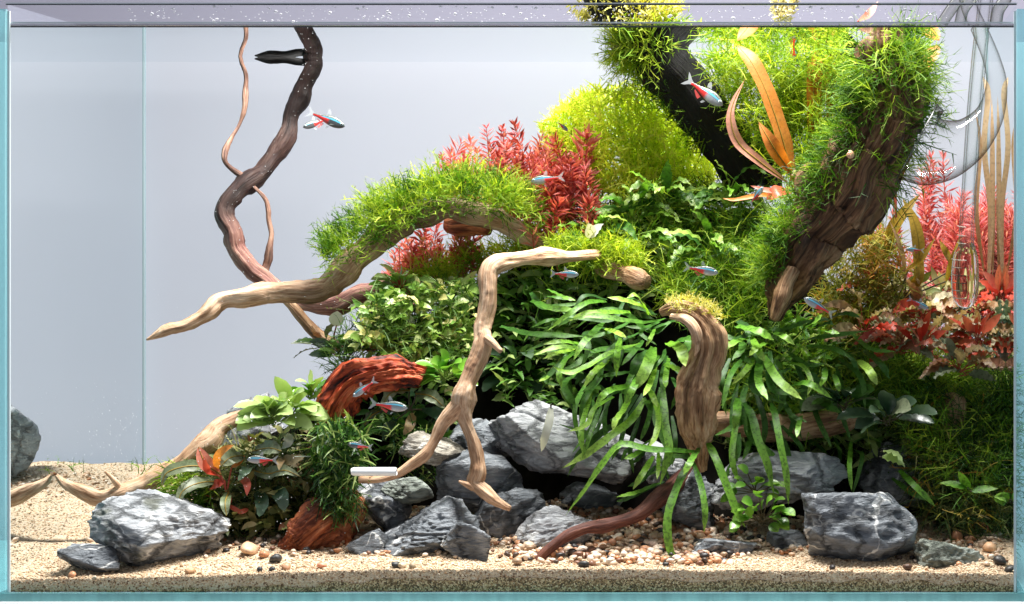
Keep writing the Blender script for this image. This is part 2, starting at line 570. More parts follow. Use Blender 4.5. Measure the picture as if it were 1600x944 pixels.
MT['fern'] = leaf_mat('fern_leaf', [(0.0, (0.03, 0.12, 0.008)), (0.5, (0.085, 0.26, 0.014)), (1.0, (0.20, 0.42, 0.035))], (0.36, 0.60, 0.08), 0.6, 0.30, 0.45, 0.5, 0.4)
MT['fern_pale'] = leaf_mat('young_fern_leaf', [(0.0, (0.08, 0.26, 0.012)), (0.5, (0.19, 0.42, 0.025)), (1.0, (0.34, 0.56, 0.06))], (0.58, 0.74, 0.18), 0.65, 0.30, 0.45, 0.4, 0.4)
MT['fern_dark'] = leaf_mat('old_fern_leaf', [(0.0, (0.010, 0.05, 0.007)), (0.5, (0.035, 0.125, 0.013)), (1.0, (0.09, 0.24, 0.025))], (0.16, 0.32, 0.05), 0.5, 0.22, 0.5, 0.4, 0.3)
MT['crinkle'] = leaf_mat('crinkled_leaf', [(0.0, (0.03, 0.13, 0.012)), (0.5, (0.14, 0.33, 0.03)), (1.0, (0.42, 0.58, 0.10))], (0.55, 0.66, 0.2), 0.6, 0.32, 0.4, 0.45, 0.5)
MT['buce'] = leaf_mat('small_glossy_leaf', [(0.0, (0.05, 0.13, 0.02)), (0.5, (0.16, 0.30, 0.05)), (0.85, (0.42, 0.52, 0.16)), (1.0, (0.62, 0.55, 0.12))], (0.62, 0.68, 0.36), 0.4, 0.3, 0.26, 0.0, 0.7)
MT['anubias'] = leaf_mat('bright_round_leaf', [(0.0, (0.06, 0.20, 0.014)), (0.5, (0.14, 0.36, 0.03)), (1.0, (0.28, 0.50, 0.06))], (0.38, 0.56, 0.12), 0.4, 0.28, 0.28, 0.0, 0.6)
MT['anu_pale'] = leaf_mat('pale_round_leaf', [(0.0, (0.18, 0.33, 0.06)), (0.5, (0.33, 0.48, 0.13)), (1.0, (0.52, 0.64, 0.28))], (0.6, 0.7, 0.36), 0.4, 0.3, 0.3, 0.0, 0.5)
MT['dark_leaf'] = leaf_mat('dark_glossy_leaf', [(0.0, (0.008, 0.028, 0.014)), (0.5, (0.022, 0.065, 0.03)), (1.0, (0.10, 0.16, 0.08))], (0.2, 0.28, 0.18), 0.4, 0.2, 0.25, 0.0, 0.7)
MT['grey_leaf'] = leaf_mat('grey_green_leaf', [(0.0, (0.04, 0.055, 0.025)), (0.5, (0.13, 0.17, 0.08)), (1.0, (0.34, 0.38, 0.24))], (0.42, 0.44, 0.3), 0.4, 0.2, 0.4, 0.3)
MT['orange_leaf'] = leaf_mat('orange_sword_leaf', [(0.0, (0.44, 0.10, 0.012)), (0.5, (0.68, 0.22, 0.025)), (1.0, (0.76, 0.34, 0.10))], (0.8, 0.32, 0.14), 0.4, 0.45, 0.4, 0.18, 0.35)
MT['pink_leaf'] = leaf_mat('pink_sword_leaf', [(0.0, (0.50, 0.10, 0.07)), (0.5, (0.70, 0.24, 0.17)), (1.0, (0.8, 0.42, 0.32))], None, 0, 0.4, 0.4, 0.15)
MT['olive_leaf'] = leaf_mat('olive_ribbon_leaf', [(0.0, (0.14, 0.10, 0.01)), (0.5, (0.36, 0.22, 0.025)), (1.0, (0.5, 0.34, 0.06))], None, 0, 0.4, 0.4, 0.25)
MT['brown_ribbon'] = leaf_mat('brown_ribbon_leaf', [(0.0, (0.34, 0.19, 0.10)), (0.5, (0.52, 0.34, 0.20)), (1.0, (0.64, 0.50, 0.34))], None, 0, 0.5, 0.4, 0.2)
MT['crypt'] = leaf_mat('bronze_wavy_leaf', [(0.0, (0.16, 0.045, 0.02)), (0.3, (0.36, 0.13, 0.06)), (0.6, (0.48, 0.36, 0.18)), (1.0, (0.68, 0.60, 0.40))], (0.6, 0.5, 0.32), 0.35, 0.3, 0.4, 0.25)
MT['crypt_red'] = leaf_mat('scarlet_leaf', [(0.0, (0.36, 0.02, 0.015)), (0.5, (0.62, 0.06, 0.035)), (1.0, (0.74, 0.18, 0.10))], (0.75, 0.26, 0.15), 0.4, 0.4, 0.35, 0.0)
MT['white_leaf'] = leaf_mat('bleached_and_lit_leaf', [(0.0, (0.7, 0.7, 0.62)), (1.0, (0.82, 0.8, 0.72))], None, 0, 0.35, 0.4)
MT['under_pale'] = leaf_mat('pale_undergrowth', [(0.0, (0.03, 0.09, 0.012)), (0.4, (0.12, 0.25, 0.035)), (0.75, (0.32, 0.46, 0.11)), (0.95, (0.58, 0.64, 0.28)), (1.0, (0.66, 0.60, 0.24))], trans=0.3, rough=0.35, spec=0.5)
MT['under_green'] = leaf_mat('green_undergrowth', [(0.0, (0.02, 0.07, 0.008)), (0.4, (0.08, 0.22, 0.02)), (0.75, (0.24, 0.42, 0.05)), (1.0, (0.48, 0.58, 0.16))], trans=0.3, rough=0.4, spec=0.45)
MT['under_dark'] = leaf_mat('dark_undergrowth', [(0.0, (0.014, 0.05, 0.010)), (0.5, (0.055, 0.16, 0.022)), (0.85, (0.15, 0.31, 0.045)), (1.0, (0.32, 0.42, 0.13))], trans=0.25, rough=0.4, spec=0.45)
MT['under_brown'] = leaf_mat('brown_undergrowth', [(0.0, (0.04, 0.055, 0.015)), (0.4, (0.13, 0.15, 0.04)), (0.7, (0.28, 0.25, 0.10)), (0.9, (0.46, 0.40, 0.22)), (1.0, (0.46, 0.16, 0.08))], trans=0.25, rough=0.5)
MT['midrib'] = plain('olive_midrib', (0.26, 0.17, 0.02), 0.5)
MT['soil'] = plain('gap_shade_soil', (0.012, 0.010, 0.008), 0.9, 0.1, 90, 0.6)  # near-black soil colour also holds the shade of gaps between plants

# ------------------------------------------------------------------ the tank, the water, the backdrop
XL, XR = (12 - 800) * S, (1588 - 800) * S
ZTOP, ZW = (925 - 7) * S, (925 - 40) * S
GT = 0.005
MT['backdrop'] = film_mat('frosted_film', (0.185, 0.185, 0.20), (0.485, 0.525, 0.545))
MT['room_wall'] = plain('lavender_wall', (0.30, 0.29, 0.36), 0.8, 0.1, 3, 0.04)
MT['stand'] = plain('white_stand', (0.8, 0.84, 0.85), 0.4, 0.4, 12, 0.03)
MT['pane_clear'] = clear_mat('clear_front_glass', (0.985, 0.99, 0.988))
MT['pane_side'] = tir_mat('side_glass', (0.86, 0.90, 0.91))
MT['water'] = tir_mat('water_surface', (0.93, 0.95, 0.96))
MT['edge'] = glass_edge_mat('teal_glass_edge', (0.70, 0.93, 0.95), (0.50, 0.80, 0.82), 0.25)
MT['edge_bottom'] = glass_edge_mat('teal_bottom_edge', (0.30, 0.56, 0.58), (0.24, 0.54, 0.56))
MT['silicone'] = plain('pale_reflection_line', (0.62, 0.70, 0.73), 0.25, 0.5)
MT['joint'] = clear_mat('clear_corner_silicone', (0.86, 0.90, 0.91))
MT['seam'] = plain('grey_seam', (0.30, 0.40, 0.43), 0.3, 0.5)
MT['dark_line'] = plain('dark_reflection_line', (0.03, 0.035, 0.05), 0.1, 0.6)


def quad(name, pts, mat, parent=None, base=None):
    mb = MB()
    mb.add([tuple(p) for p in pts], [(0, 1, 2, 3)])
    return mb.build(name, mat, parent, base, smooth=False)


tag(quad('backdrop', [(-0.75, 0.312, -0.02), (0.75, 0.312, -0.02), (0.75, 0.312, 0.352), (-0.75, 0.312, 0.352)], MT['backdrop'],
         base=Vector((0, 0.312, -0.02))), kind='structure')
tag(quad('room_wall', [(-1.6, 0.75, -0.4), (1.6, 0.75, -0.4), (1.6, 0.75, 1.6), (-1.6, 0.75, 1.6)], MT['room_wall'],
         base=Vector((0, 0.75, -0.4))), kind='structure')
mb = MB()
box(mb, -0.75, 0.75, -0.012, 0.36, -0.10, -0.0052)
tag(mb.build('tank_stand_floor', MT['stand'], smooth=False), kind='structure')

tank = thing('fish_tank', 'rimless rectangular glass fish tank with teal glass edges', 'fish tank', Vector((0, 0.15, -0.005)))
quad('front_pane', [(XL, -0.002, 0), (XR, -0.002, 0), (XR, -0.002, ZTOP), (XL, -0.002, ZTOP)], MT['pane_clear'], tank)
quad('back_pane', [(XL, DEPTH, 0), (XR, DEPTH, 0), (XR, DEPTH, ZTOP), (XL, DEPTH, ZTOP)], MT['pane_clear'], tank)
quad('side_pane', [(XL, DEPTH, 0), (XL, 0, 0), (XL, 0, ZTOP), (XL, DEPTH, ZTOP)], MT['pane_side'], tank)
quad('side_pane', [(XR, 0, 0), (XR, DEPTH, 0), (XR, DEPTH, ZTOP), (XR, 0, ZTOP)], MT['pane_side'], tank)
for x0, x1 in ((XL - GT, XL - 0.0003), (XR + 0.0003, XR + GT)):
    mb = MB()
    box(mb, x0, x1, -0.004, DEPTH + 0.004, 0.0, ZTOP - 0.003)
    mb.build('glass_edge', MT['edge'], tank, smooth=False)
mb = MB()
box(mb, XL - GT, XR + GT, -0.004, DEPTH + 0.004, -0.005, -0.0003)
mb.build('bottom_pane', MT['edge_bottom'], tank, smooth=False)
mb = MB()
box(mb, XL, XR, -0.0035, -0.0022, ZTOP - 0.0007, ZTOP)
mb.build('top_edge', MT['dark_line'], tank, smooth=False)
mb = MB()
box(mb, XL, XR, -0.0035, -0.0022, ZTOP + 0.0001, ZTOP + 0.0007)
mb.build('top_bevel', MT['silicone'], tank, smooth=False)
for x in (XL + 0.0008, XR - 0.0008):          # silicone joints down the corners
    mb = MB()
    box(mb, x - 0.0007, x + 0.0007, -0.001, 0.0008, 0.0, ZTOP - 0.004)
    mb.build('silicone_joint', MT['silicone'], tank, smooth=False)
    mb = MB()
    s = 1 if x < 0 else -1
    box(mb, x - s * 0.0005 - 0.0004, x - s * 0.0005 + 0.0002, DEPTH - 0.004, DEPTH + 0.0004, 0.0, ZW)
    mb.build('corner_seam', MT['seam'], tank, smooth=False)

mb = MB()
mb.add([(XL, 0, ZW), (XR, 0, ZW), (XR, DEPTH, ZW), (XL, DEPTH, ZW)], [(0, 1, 2, 3)])
water = tag(mb.build('water', MT['water'], base=Vector((0, 0.15, ZW)), smooth=False), kind='structure')
water['_b'] = (0, 0.15, ZW)
# the meniscus climbing the front glass: a concave fillet
mb = MB()
prof = [(0.0016 * (1 - math.sin(a)), 0.0016 * (1 - math.cos(a))) for a in [i * math.pi / 2 / 6 for i in range(7)]]
vv = []
for x in (XL + 0.001, XR - 0.001):
    for dy, dz in prof:
        vv.append((x, 0.0006 + dy, ZW - 0.0004 + dz))
n = len(prof)
mb.add(vv, [(i, i + 1, n + i + 1, n + i) for i in range(n - 1)])
MT['meniscus'] = thin_glass_mat('meniscus_water', (0.55, 0.56, 0.58), (0.02, 0.02, 0.03), 0.8, 0.1, 0.6)
mb.build('meniscus', MT['meniscus'], water)
mb = MB()
box(mb, XL + 0.001, XR - 0.001, 0.0002, 0.0010, ZW - 0.0011, ZW - 0.0003)
mb.build('meniscus_dark_reflection', MT['dark_line'], water, smooth=False)  # dark reflection under the meniscus, put in as a solid bar
mb = MB()
box(mb, XL + 0.001, XR - 0.001, 0.0002, 0.0010, ZW + 0.0013, ZW + 0.0022)
mb.build('meniscus_glint', MT['silicone'], water, smooth=False)  # bright reflection along the meniscus, put in as a pale bar


# ------------------------------------------------------------------ sand and soil
def sand_z(X, Y):
    p = X / S + 800
    zf = interp(p, [(0, 17), (300, 24), (600, 33), (900, 34), (1250, 31), (1600, 26)])
    zb = interp(p, [(0, 133), (700, 150), (1600, 150)])
    t = max(0.0, min(1.0, Y / DEPTH))
    bump = 6 * noise.noise(Vector((X * 40, Y * 40, 3))) + 2.2 * noise.noise(Vector((X * 140, Y * 140, 8)))
    return (lerp(zf, zb, t) + bump * min(1, 0.35 + Y * 20)) * S


def y_at(px, py):
    lo, hi = 0.0, DEPTH
    for _ in range(24):
        m_ = (lo + hi) / 2
        v = P(px, py, m_)
        if v.z < sand_z(v.x, m_):
            hi = m_
        else:
            lo = m_
    return (lo + hi) / 2


SAND = [tuple(v * k for v, k in zip(c, (0.74, 0.66, 0.56))) for c in [(0.80, 0.66, 0.50), (0.86, 0.75, 0.60), (0.72, 0.55, 0.38), (0.90, 0.82, 0.70), (0.82, 0.70, 0.55), (0.62, 0.42, 0.27), (0.88, 0.78, 0.64), (0.85, 0.72, 0.57), (0.24, 0.14, 0.08), (0.90, 0.84, 0.74)]]
MT['sand_grain'] = grain_mat('sand_grains', SAND, 0.6)
GRAV = [(0.62, 0.40, 0.25), (0.75, 0.56, 0.40), (0.50, 0.22, 0.10), (0.82, 0.68, 0.54), (0.035, 0.03, 0.03), (0.60, 0.30, 0.16), (0.70, 0.50, 0.36), (0.09, 0.06, 0.045), (0.78, 0.60, 0.46), (0.40, 0.26, 0.16), (0.85, 0.74, 0.62), (0.20, 0.09, 0.05)]
MT['gravel'] = grain_mat('mixed_gravel', GRAV, 0.4, 0.45)


def sand_surface_mat(name, stops, scale):
    m, nt, out = new_mat(name)
    tc = nd(nt, 'ShaderNodeTexCoord')
    v = nd(nt, 'ShaderNodeTexVoronoi')
    v.inputs['Scale'].default_value = scale
    nt.links.new(tc.outputs['Object'], v.inputs['Vector'])
    sep = nd(nt, 'ShaderNodeSeparateColor')
    nt.links.new(v.outputs['Color'], sep.inputs[0])
    c = ramp(nt, sep.outputs[0], stops, 'CONSTANT').outputs[0]
    b = nd(nt, 'ShaderNodeBsdfPrincipled')
    b.inputs['Roughness'].default_value = 0.7
    nt.links.new(c, b.inputs['Base Color'])
    bp = nd(nt, 'ShaderNodeBump', invert=True)
    bp.inputs['Strength'].default_value = 0.9
    bp.inputs['Distance'].default_value = 0.0008
    nt.links.new(v.outputs['Distance'], bp.inputs['Height'])
    nt.links.new(bp.outputs[0], b.inputs['Normal'])
    nt.links.new(b.outputs[0], out.inputs[0])
    return m


MT['sand'] = sand_surface_mat('cream_sand', [(i / len(SAND), c) for i, c in enumerate(SAND)], 900)
MT['sand_cut'] = sand_surface_mat('silty_sand_behind_glass', [(0, (0.20, 0.12, 0.05)), (0.3, (0.42, 0.28, 0.13)), (0.5, (0.07, 0.045, 0.018)), (0.64, (0.58, 0.43, 0.24)), (0.82, (0.14, 0.09, 0.035)), (0.92, (0.68, 0.52, 0.32))], 1300)
mb = MB()
nx, ny = 160, 60
x0, x1 = XL - 0.0002, XR + 0.0002
for j in range(ny + 1):
    for i in range(nx + 1):
        X, Y = lerp(x0, x1, i / nx), lerp(0.0012, DEPTH - 0.001, j / ny)
        mb.V.append((X, Y, sand_z(X, Y)))
for j in range(ny):
    for i in range(nx):
        a = j * (nx + 1) + i
        mb.F.append((a, a + 1, a + nx + 2, a + nx + 1))
n = len(mb.V)
mb.var = [0.0] * n; mb.tip = [0.0] * n; mb.grain = [(0, 0, 0)] * n
sand = tag(mb.build('sand', MT['sand'], base=Vector((0, 0.15, 0))), kind='structure')
sand['_b'] = (0, 0.15, 0)
mb = MB()
vv = []
for i in range(nx + 1):
    X = lerp(x0, x1, i / nx)
    zt = sand_z(X, 0.0)
    cut = 12 * S + 9 * S * abs(noise.noise(Vector((X * 14, 5, 1)))) + 6 * S * noise.noise(Vector((X * 60, 2, 1)))
    if X / S + 800 < 500:
        cut += 7 * S
    vv += [(X, 0.0008, 0.0002), (X, 0.0008, max(0.001, zt - cut))]
mb.add(vv, [(2 * i, 2 * i + 2, 2 * i + 3, 2 * i + 1) for i in range(nx)])
mb.build('silty_layer', MT['sand_cut'], sand, smooth=False)
mb = MB()
vv = []
for i in range(nx + 1):
    X = lerp(x0, x1, i / nx)
    vv += [(X, 0.00115, 0.0002), (X, 0.00115, sand_z(X, 0.0012))]
mb.add(vv, [(2 * i, 2 * i + 2, 2 * i + 3, 2 * i + 1) for i in range(nx)])
mb.build('sand_front', MT['sand'], sand, smooth=False)

TOP = [(300, 790), (340, 735), (400, 680), (480, 650), (540, 605), (600, 530), (660, 490), (720, 455), (800, 410), (880, 360), (960, 330), (1060, 315), (1160, 315), (1250, 370), (1340, 480), (1440, 540), (1610, 580)]
YF = [(300, 0.105), (340, 0.095), (520, 0.095), (570, 0.15), (900, 0.165), (1050, 0.13), (1250, 0.125), (1450, 0.13), (1610, 0.14)]
YC = [(300, 0.125), (420, 0.14), (560, 0.155), (650, 0.185), (860, 0.225), (1250, 0.215), (1400, 0.2), (1610, 0.24)]


def m_y(px, py):
    """depth of the planted slope behind pixel (px, py) of the photograph."""
    yf, yc, top = interp(px, YF), interp(px, YC), interp(px, TOP)
    v = P(px, 0, yf)
    foot = VY - (sand_z(v.x, yf) - CZ) / (S * fz(yf))
    t = (foot - py) / max(20, foot - top)
    return lerp(yf, yc, max(0, min(1.12, t)))


mb = MB()
cols_px = list(range(300, 1606, 9))
nt_ = 26
rows = []
for px in cols_px:
    yf, yc, top = interp(px, YF), interp(px, YC), interp(px, TOP)
    v = P(px, 0, yf)
    foot = VY - (sand_z(v.x, yf) - CZ) / (S * fz(yf))
    top = min(top, foot - 4)
    r_ = []
    for k in range(nt_):
        t = k / (nt_ - 1) * 1.35
        if t <= 1:
            py, Y = lerp(foot + 10, top, t), lerp(yf, yc, t)
        else:
            Y = lerp(yc, DEPTH - 0.006, (t - 1) / 0.35)
            pt = P(px, top, yc)
            py = None
        if py is not None:
            p = P(px, py, Y)
        else:
            t2 = (t - 1) / 0.35
            if px < 540:
                Y = yc + 0.05 * t2
                p = Vector((pt.x, Y, lerp(pt.z, sand_z(pt.x, Y) - 0.008, min(1, t2 * 1.3))))
            else:
                p = Vector((P(px, 0, Y).x, Y, lerp(pt.z, max(0.03, pt.z * 0.62), t2)))
        nz = noise.noise(p * 38) * 0.008 + noise.noise(p * 110) * 0.004
        p = p + Vector((nz * 0.5, -nz, nz * 0.6))
        p.x = max(XL + 0.001, min(XR - 0.001, p.x))
        r_.append(tuple(p))
    rows.append(r_)
vv = [p for r_ in rows for p in r_]
mb.add(vv, [(i * nt_ + k, (i + 1) * nt_ + k, (i + 1) * nt_ + k + 1, i * nt_ + k + 1) for i in range(len(rows) - 1) for k in range(nt_ - 1)])
tag(mb.build('soil_terrain', MT['soil'], base=Vector((0.05, 0.2, 0.02))), kind='structure')


# ------------------------------------------------------------------ gravel, grains, pebbles
def ico(sub):
    bm = bmesh.new()
    bmesh.ops.create_icosphere(bm, subdivisions=sub, radius=1.0)
    v = np.array([tuple(q.co) for q in bm.verts])
    f = [tuple(q.index for q in fc.verts) for fc in bm.faces]
    bm.free()
    return v, f


ICO = {k: ico(k) for k in (1, 2, 3, 4, 5, 6)}


def stone_variants(sub, n, amp, seed):
    r = random.Random(seed)
    out = []
    for _ in range(n):
        off = Vector((r.uniform(0, 50), r.uniform(0, 50), r.uniform(0, 50)))
        v = ICO[sub][0].copy()
        pl = [(np.array(Vector((r.gauss(0, 1), r.gauss(0, 1), r.gauss(0, 1))).normalized()), r.uniform(0.62, 0.95)) for _ in range(7)]
        for i in range(len(v)):
            d = v[i]
            rad = 1.0
            for nn, h in pl:
                dp = float(d @ nn)
                if dp > 0.05:
                    rad = min(rad, h / dp)
            v[i] = d * rad * (1 + amp * noise.noise(Vector(d) * 1.7 + off))
        out.append(v * np.array([r.uniform(0.85, 1.25), r.uniform(0.75, 1.05), r.uniform(0.6, 0.85)]))
    return out


def scatter_stones(mb, spots, variants, faces):
    for (p, r, var) in spots:
        v = variants[rng.randrange(len(variants))] * r
        q = Quaternion((U(-1, 1), U(-1, 1), U(-1, 1), U(-1, 1))).normalized() if r > 0.0012 else Quaternion((1, 0, 0, 0))
        e = np.array(Matrix.Rotation(U(0, 6.28), 3, 'Z') @ Matrix.Rotation(U(-0.6, 0.6), 3, 'X')) if r > 0.0012 else np.array(Matrix.Rotation(U(0, 6.28), 3, 'Z'))
        v = v @ e.T + np.array(p)
        mb.add([tuple(a) for a in v], faces, var)


SV1 = stone_variants(1, 10, 0.2, 3)
SV2 = stone_variants(2, 10, 0.22, 4)
spots = []
while len(spots) < 19000:
    X = U(XL + 0.002, XR - 0.002)
    p = X / S + 800
    if p < 430:
        Y = 0.0016 + (DEPTH - 0.004) * rng.random() ** 1.5
    else:
        Y = 0.0016 + 0.14 * rng.random() ** 1.9
    if Y > 0.05 and rng.random() < 0.35:
        continue
    r = U(0.00042, 0.00085) * (1 + 0.8 * (rng.random() < 0.06))
    v = rng.random()
    if (v > 0.79 or 0.49 < v < 0.6) and rng.random() < 0.6:
        v = 0.2
    spots.append(((X, Y, sand_z(X, Y) + r * 0.3), r, v))
for k in range(6500):                        # against the front glass
    X = U(XL + 0.002, XR - 0.002)
    spots.append(((X, 0.0014, sand_z(X, 0.0012) - abs(rng.gauss(0, 13)) * S), U(0.0004, 0.0009), rng.random()))
mb = MB()
scatter_stones(mb, spots, SV1, ICO[1][1])
tag(mb.build('sand_grains', MT['sand_grain'], base=Vector((0, 0.1, 0)), smooth=False), 'loose cream and tan sand grains across the tank floor', 'sand', kind='stuff')


def gravel_weight(px, py):
    w = interp(px, [(200, 0.02), (330, 0.25), (430, 0.6), (560, 0.8), (700, 0.5), (820, 0.8), (950, 1), (1080, 1), (1230, 0.7), (1420, 0.35), (1500, 0.8), (1590, 0.6)])
    front = interp(px, [(200, 872), (400, 866), (560, 862), (700, 864), (800, 872), (900, 876), (1050, 876), (1250, 862), (1400, 872), (1600, 884)])
    return w * (1 if py < front else max(0, 1 - (py - front) / 9))


spots = []
while len(spots) < 2900:
    px, py = U(110, 1585), U(742, 897)
    if px < 430:
        w = 0.65 if py < 772 and px < 360 else gravel_weight(px, py)
    else:
        w = gravel_weight(px, py)
    if rng.random() > w:
        continue
    Y = y_at(px, py)
    v = P(px, py, Y)
    r = (U(3.0, 6.0) if px < 900 or px > 1120 else U(4.0, 8.5)) * M(Y) * (0.75 if Y > 0.09 else 1)
    var = rng.random()
    if px < 350 and var > 0.3:
        var = rng.choice([0.05, 0.12, 0.3, 0.7, 0.9])
    if not (XL + 0.004 < v.x < XR - 0.004):
        continue
    spots.append(((v.x, Y, sand_z(v.x, Y) + r * U(0.2, 0.9)), r, var))
while len(spots) < 3450:
    px, py = U(800, 1140), U(812, 884)
    Y = y_at(px, py)
    v = P(px, py, Y)
    r = U(4.5, 8.5) * M(Y)
    spots.append(((v.x, Y, sand_z(v.x, Y) + r * U(0.2, 1.0)), r, rng.choice([0.02, 0.1, 0.18, 0.45, 0.52, 0.35, 0.6, 0.7, 0.78, 0.93])))
mb = MB()
scatter_stones(mb, spots, SV2, ICO[2][1])
tag(mb.build('gravel', MT['gravel'], base=Vector((0, 0.06, 0.01))), 'mixed orange cream and black gravel among the rocks', 'gravel', kind='stuff')

PEB = [  # px, py, radius px, colour, label
    (112, 800, 0, 0, ''),
    (213, 876, 10, (0.72, 0.52, 0.34), 'tan pebble in front of the big veined rock'),
    (113, 903, 8, (0.60, 0.30, 0.16), 'rust orange pebble in front of the small slate rock'),
    (297, 896, 9, (0.58, 0.33, 0.17), 'orange brown pebble below the pointed end of the veined rock'),
    (390, 858, 15, (0.66, 0.42, 0.26), 'large beige pebble beside the veined rock'),
    (412, 866, 9, (0.55, 0.24, 0.12), 'reddish pebble next to the large beige pebble'),
    (430, 873, 10, (0.05, 0.05, 0.05), 'charcoal pebble below the orange log'),
    (447, 886, 9, (0.50, 0.26, 0.14), 'brown pebble below the charcoal pebble'),
    (503, 884, 8, (0.70, 0.32, 0.2), 'salmon pebble under the orange log'),
    (405, 897, 6, (0.04, 0.04, 0.045), 'small black pebble on the pale sand strip'),
    (425, 900, 6, (0.05, 0.05, 0.05), 'flat black pebble second from the beige pebble'),
    (618, 896, 9, (0.05, 0.05, 0.05), 'black pebble in front of the dark cave rock'),
    (645, 893, 8, (0.42, 0.32, 0.2), 'olive brown pebble beside the black pebble'),
    (628, 886, 9, (0.72, 0.55, 0.35), 'honey pebble behind the black pebble'),
    (913, 893, 9, (0.05, 0.048, 0.045), 'black pebble at the foot of the dark red stick'),
    (941, 852, 9, (0.66, 0.30, 0.15), 'orange pebble on the gravel bank'),
    (955, 848, 8, (0.72, 0.34, 0.2), 'bright orange pebble on top of the gravel bank'),
    (1003, 868, 10, (0.75, 0.50, 0.36), 'pinkish pebble on the gravel bank'),
    (1020, 850, 9, (0.78, 0.56, 0.44), 'pale pink pebble right of the gravel bank crest'),
    (1103, 846, 10, (0.66, 0.38, 0.22), 'orange tan pebble behind the veined dark rock'),
    (1300, 892, 6, (0.03, 0.025, 0.025), 'tiny black pebble before the square rock'),
    (1418, 893, 9, (0.10, 0.05, 0.03), 'dark brown pebble beside the shrimp'),
    (1496, 838, 11, (0.66, 0.30, 0.16), 'orange pebble above the porous rock'),
    (1515, 842, 8, (0.64, 0.34, 0.2), 'rusty pebble next to the porous rock'),
    (1535, 848, 8, (0.80, 0.62, 0.46), 'cream pebble on top of the corner heap'),
    (1527, 868, 9, (0.80, 0.58, 0.40), 'pale orange pebble in the corner heap'),
    (1548, 856, 12, (0.70, 0.42, 0.24), 'big tan pebble in the corner heap'),
    (1562, 876, 12, (0.035, 0.03, 0.028), 'black pebble in the corner heap'),
    (1577, 905, 9, (0.04, 0.035, 0.03), 'black pebble against the front glass corner'),
]
for i, (px, py, rp, c, lab) in enumerate(PEB):
    if not rp:
        continue
    Y = max(0.006, y_at(px, py + rp * 0.5))
    v = P(px, py, Y)
    mb = MB()
    scatter_stones(mb, [((v.x, Y, sand_z(v.x, Y) + rp * 0.55 * M(Y)), rp * M(Y), 0.0)], [SV2[i % 10]], ICO[2][1])
    tag(mb.build('pebble', plain('pebble_stone', c, 0.45, 0.4, 300, 0.25)), lab, 'pebble', 'larger pebbles lying on the sand')


# ------------------------------------------------------------------ rocks
def rock(label, bx, Y, mat, seed, hy=None, sub=5, facets=13, boxy=0.0, elong=(1, 1), tilt=0.0, rough=1.0, name='grey_rock', hmin=0.5):
    x0, y0, x1, y1 = bx
    r = random.Random(seed)
    V = ICO[sub][0].copy()
    off = Vector((r.uniform(0, 99), r.uniform(0, 99), r.uniform(0, 99)))
    pl = []
    for _ in range(facets):
        pl.append((np.array(Vector((r.gauss(0, 1), r.gauss(0, 1) - 0.4, r.gauss(0, 1))).normalized()), r.uniform(hmin, 0.88)))
    if boxy:
        for a in ((1, 0, 0.1), (-1, 0.1, 0), (0, -1, 0.2), (0.05, 0, 1), (0, 0.1, -1)):
            pl.append((np.array(Vector((a[0] + r.uniform(-.12, .12), a[1] + r.uniform(-.12, .12), a[2] + r.uniform(-.12, .12))).normalized()), boxy))
    N = np.array([p[0] for p in pl])
    H = np.array([p[1] for p in pl])
    dp = V @ N.T
    rad = np.where(dp > 0.03, H / np.maximum(dp, 0.03), 9)
    rad = np.concatenate([rad, np.full((len(V), 1), 1.22)], 1)
    k = 95.0
    rr = -np.log(np.exp(-k * rad).sum(1)) / k
    st = Vector((r.uniform(-.5, .5), r.uniform(-.4, .4), 1)).normalized()
    out = np.empty_like(V)
    for i in range(len(V)):
        d = Vector(V[i])
        q = d * rr[i]
        s_ = q.dot(st)
        wob = noise.noise(q * 2.2 + off) * 0.25
        lay = (abs(noise.noise(Vector((s_ * 7 + wob * 5, wob * 2, seed)))) - 0.2) * 0.075
        rd = (noise.ridged_multi_fractal(q * 1.9 + off, 0.9, 2.1, 5, 1.0, 2.0) - 1.1) * 0.07
        fine = noise.noise(q * 8 + off) * 0.035 + noise.noise(q * 21 + off) * 0.014
        pit = -max(0.0, noise.noise(q * 5.0 + off * 2) - 0.34) * 0.22
        out[i] = np.array(d) * (rr[i] + rough * (lay + rd + fine + pit))
    out *= np.array([elong[0], 1, elong[1]])
    c, s_ = math.cos(tilt), math.sin(tilt)
    out = np.stack([out[:, 0] * c - out[:, 2] * s_, out[:, 1], out[:, 0] * s_ + out[:, 2] * c], 1)
    mn, mx = out.min(0), out.max(0)
    out = (out - (mn + mx) / 2) / ((mx - mn) / 2)
    m_ = M(Y)
    hx, hz = (x1 - x0) / 2 * m_, (y1 - y0) / 2 * m_
    hy = hy or 0.65 * hx
    ctr = P((x0 + x1) / 2, (y0 + y1) / 2, Y)
    mb = MB()
    vv = [(ctr.x + p[0] * hx, max(0.004, ctr.y + p[1] * hy), ctr.z + p[2] * hz) for p in out]
    vv = [(min(max(p[0], XL + 0.002), XR - 0.002), min(p[1], DEPTH - 0.002), p[2]) for p in vv]
    mb.add(vv, ICO[sub][1])
    return tag(mb.build(name, MT[mat]), label, 'rock', 'grey stones built up on the tank floor')


